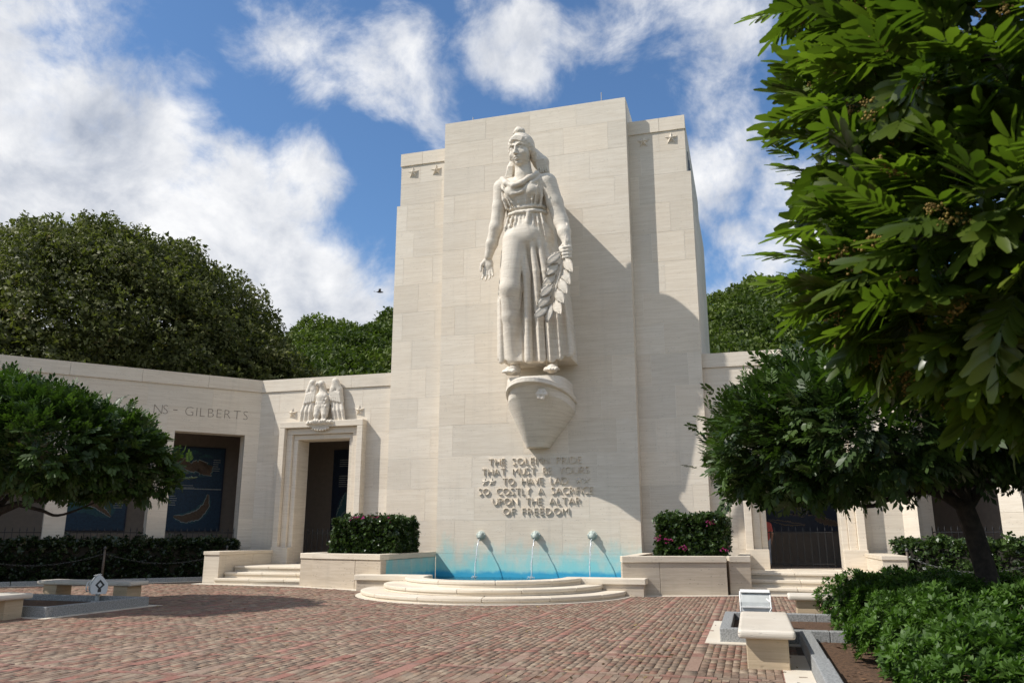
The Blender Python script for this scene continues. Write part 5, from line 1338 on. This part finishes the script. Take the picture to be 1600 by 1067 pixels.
# crater rim
def rim_h(az, rad):
    prof = np.interp(np.degrees(az), [-90, -55, -42, -33, -24, -10, 5, 12, 30, 60], [16, 17.5, 18.3, 19.6, 21.6, 24, 24.5, 24.2, 21, 19])
    s = np.clip((rad - 44) / 38, 0, 1); return 1.5 + (prof - 1.5) * (s ** .8) + 1.0 * np.sin(az * 23) * s + .6 * np.sin(az * 57 + 1) * s - np.clip(rad - 84, 0, 99) * .35
az = np.radians(np.linspace(-95, 65, 120)); rd = np.linspace(40, 130, 30); AZ, RD = np.meshgrid(az, rd, indexing='ij')
HX, HY = 7.07 + RD * np.sin(AZ), -27 + RD * np.cos(AZ); HZ = rim_h(AZ, RD)
hv = np.stack([HX, HY, HZ], -1).reshape(-1, 3); i, j = np.meshgrid(np.arange(119), np.arange(29), indexing='ij'); q = (i * 30 + j).ravel()
hl = mk('hill', hv, np.stack([q, q + 30, q + 31, q + 1], 1), M_soilgrass, None, True); tag(hl, kind='structure')
n = 64000; a = np.radians(rng.uniform(-62, 30, n)); rr = np.sqrt(rng.random(n) * (92 ** 2 - 50 ** 2) + 50 ** 2)
lump = .9 * (np.sin(a * 61 + rr * .35) * np.sin(rr * .5 + a * 37)) + .5 * np.sin(a * 151 + rr * 1.1)
P = np.stack([7.07 + rr * np.sin(a), -27 + rr * np.cos(a), rim_h(a, rr) + .5 + np.abs(lump) * 1.3 + rng.random(n) * .7], 1)
d = rng.normal(0, .5, (n, 3)); d[:, 2] += .9
hw = scatter('hillside_wood', PRC, P, d, rng.uniform(1.3, 2.6, n), M_hill, None, tones=np.clip(.45 + .25 * lump + rng.normal(0, .18, n), 0, 1))
tag(hw, 'dense green scrub covering the crater slope behind the tower', 'woodland', kind='stuff')

# ---------------------------------------------------------------- visitor half hidden in the right doorway, and a bird
def person():
    p = empty('person', (7.50, 2.2, .548), R(200), 'visitor in a red top and light trousers half hidden in the right doorway', 'person')
    B = Clay((-.42, -.3, 0), (.42, .3, 1.75), .02)
    for s in (-1, 1):
        B.chain([(s * .09, 0, .92), (s * .10, -.02, .50), (s * .10, .02, .08)], [.095, .062, .045], .03); B.chain([(s * .10, .0, .05), (s * .11, -.15, .04)], [.05, .04], .02)
        B.chain([(s * .19, 0, 1.38), (s * .25, .02, 1.10), (s * .26, -.10, .86)], [.055, .042, .032], .03); B.ell((s * .26, -.13, .79), (.03, .045, .07), .02)
        for k in range(4): B.chain([(s * .26, -.15 + .022 * k, .76), (s * .255, -.15 + .022 * k, .68)], [.010, .008], .004)
    B.chain([(0, 0, .95), (0, .01, 1.15), (0, 0, 1.36)], [.15, .13, .15], .06); B.cap((-.17, 0, 1.40), (.17, 0, 1.40), .065, None, .05); B.cap((0, 0, 1.42), (0, -.01, 1.54), .055, None, .03)
    B.ell((0, -.02, 1.62), (.075, .095, .115), .02); B.ell((0, -.115, 1.605), (.012, .018, .02), .01)
    B.mesh('body', simple('skin', (.35, .20, .14), .6), p)
    T = Clay((-.42, -.3, .85), (.42, .3, 1.5), .02); T.chain([(0, 0, .95), (0, .01, 1.15), (0, 0, 1.37)], [.165, .15, .165], .06); T.cap((-.17, 0, 1.40), (.17, 0, 1.40), .075, None, .04)
    for s in (-1, 1): T.cap((s * .19, 0, 1.38), (s * .235, .01, 1.20), .068, .06, .03)
    T.mesh('shirt', simple('red_cloth', (.36, .07, .06), .8), p)
    L = Clay((-.3, -.3, .04), (.3, .3, 1.05), .02); L.ell((0, 0, .92), (.165, .125, .12), .03)
    for s in (-1, 1): L.chain([(s * .09, 0, .90), (s * .10, -.02, .50), (s * .10, .02, .10)], [.108, .078, .062], .03)
    L.mesh('trousers', simple('pale_denim', (.30, .33, .40), .8), p)
    Hh = Clay((-.15, -.15, 1.5), (.15, .2, 1.8), .014); Hh.ell((0, .012, 1.65), (.085, .10, .105), .01); Hh.ell((0, -.13, 1.60), (.075, .09, .09), .02, True); Hh.mesh('hair', M_bark, p)
person()
bd = empty('bird', (-7.9, 3.5, 11.95), R(30), 'small dark bird flying left of the tower against the clouds', 'bird')
MB().loft([[(x, r_ * math.cos(a), r_ * math.sin(a)) for a in [k * math.pi / 4 for k in range(8)]] for x, r_ in ((-.16, .006), (-.08, .03), (0, .045), (.08, .035), (.12, .03), (.17, .003))]).build('body', M_dark, bd, True)
for s in (-1, 1): MB().add([(.05, s * .03, .02), (-.06, s * .03, .02), (-.05, s * .16, .09), (.05, s * .15, .10), (-.06, s * .30, .04), (-.02, s * .29, .05), (.05, s * .03, .03), (-.06, s * .03, .03), (-.05, s * .16, .10), (.05, s * .15, .11)], [(0, 1, 2, 3), (3, 2, 4, 5), (6, 9, 8, 7), (9, 5, 4, 8)]).build('wing', M_dark, bd)
MB().add([(-.14, -.01, 0), (-.14, .01, 0), (-.26, .05, .01), (-.26, -.05, .01), (-.14, 0, .01)], [(0, 1, 2, 3), (0, 3, 2, 4)]).build('tail', M_dark, bd)
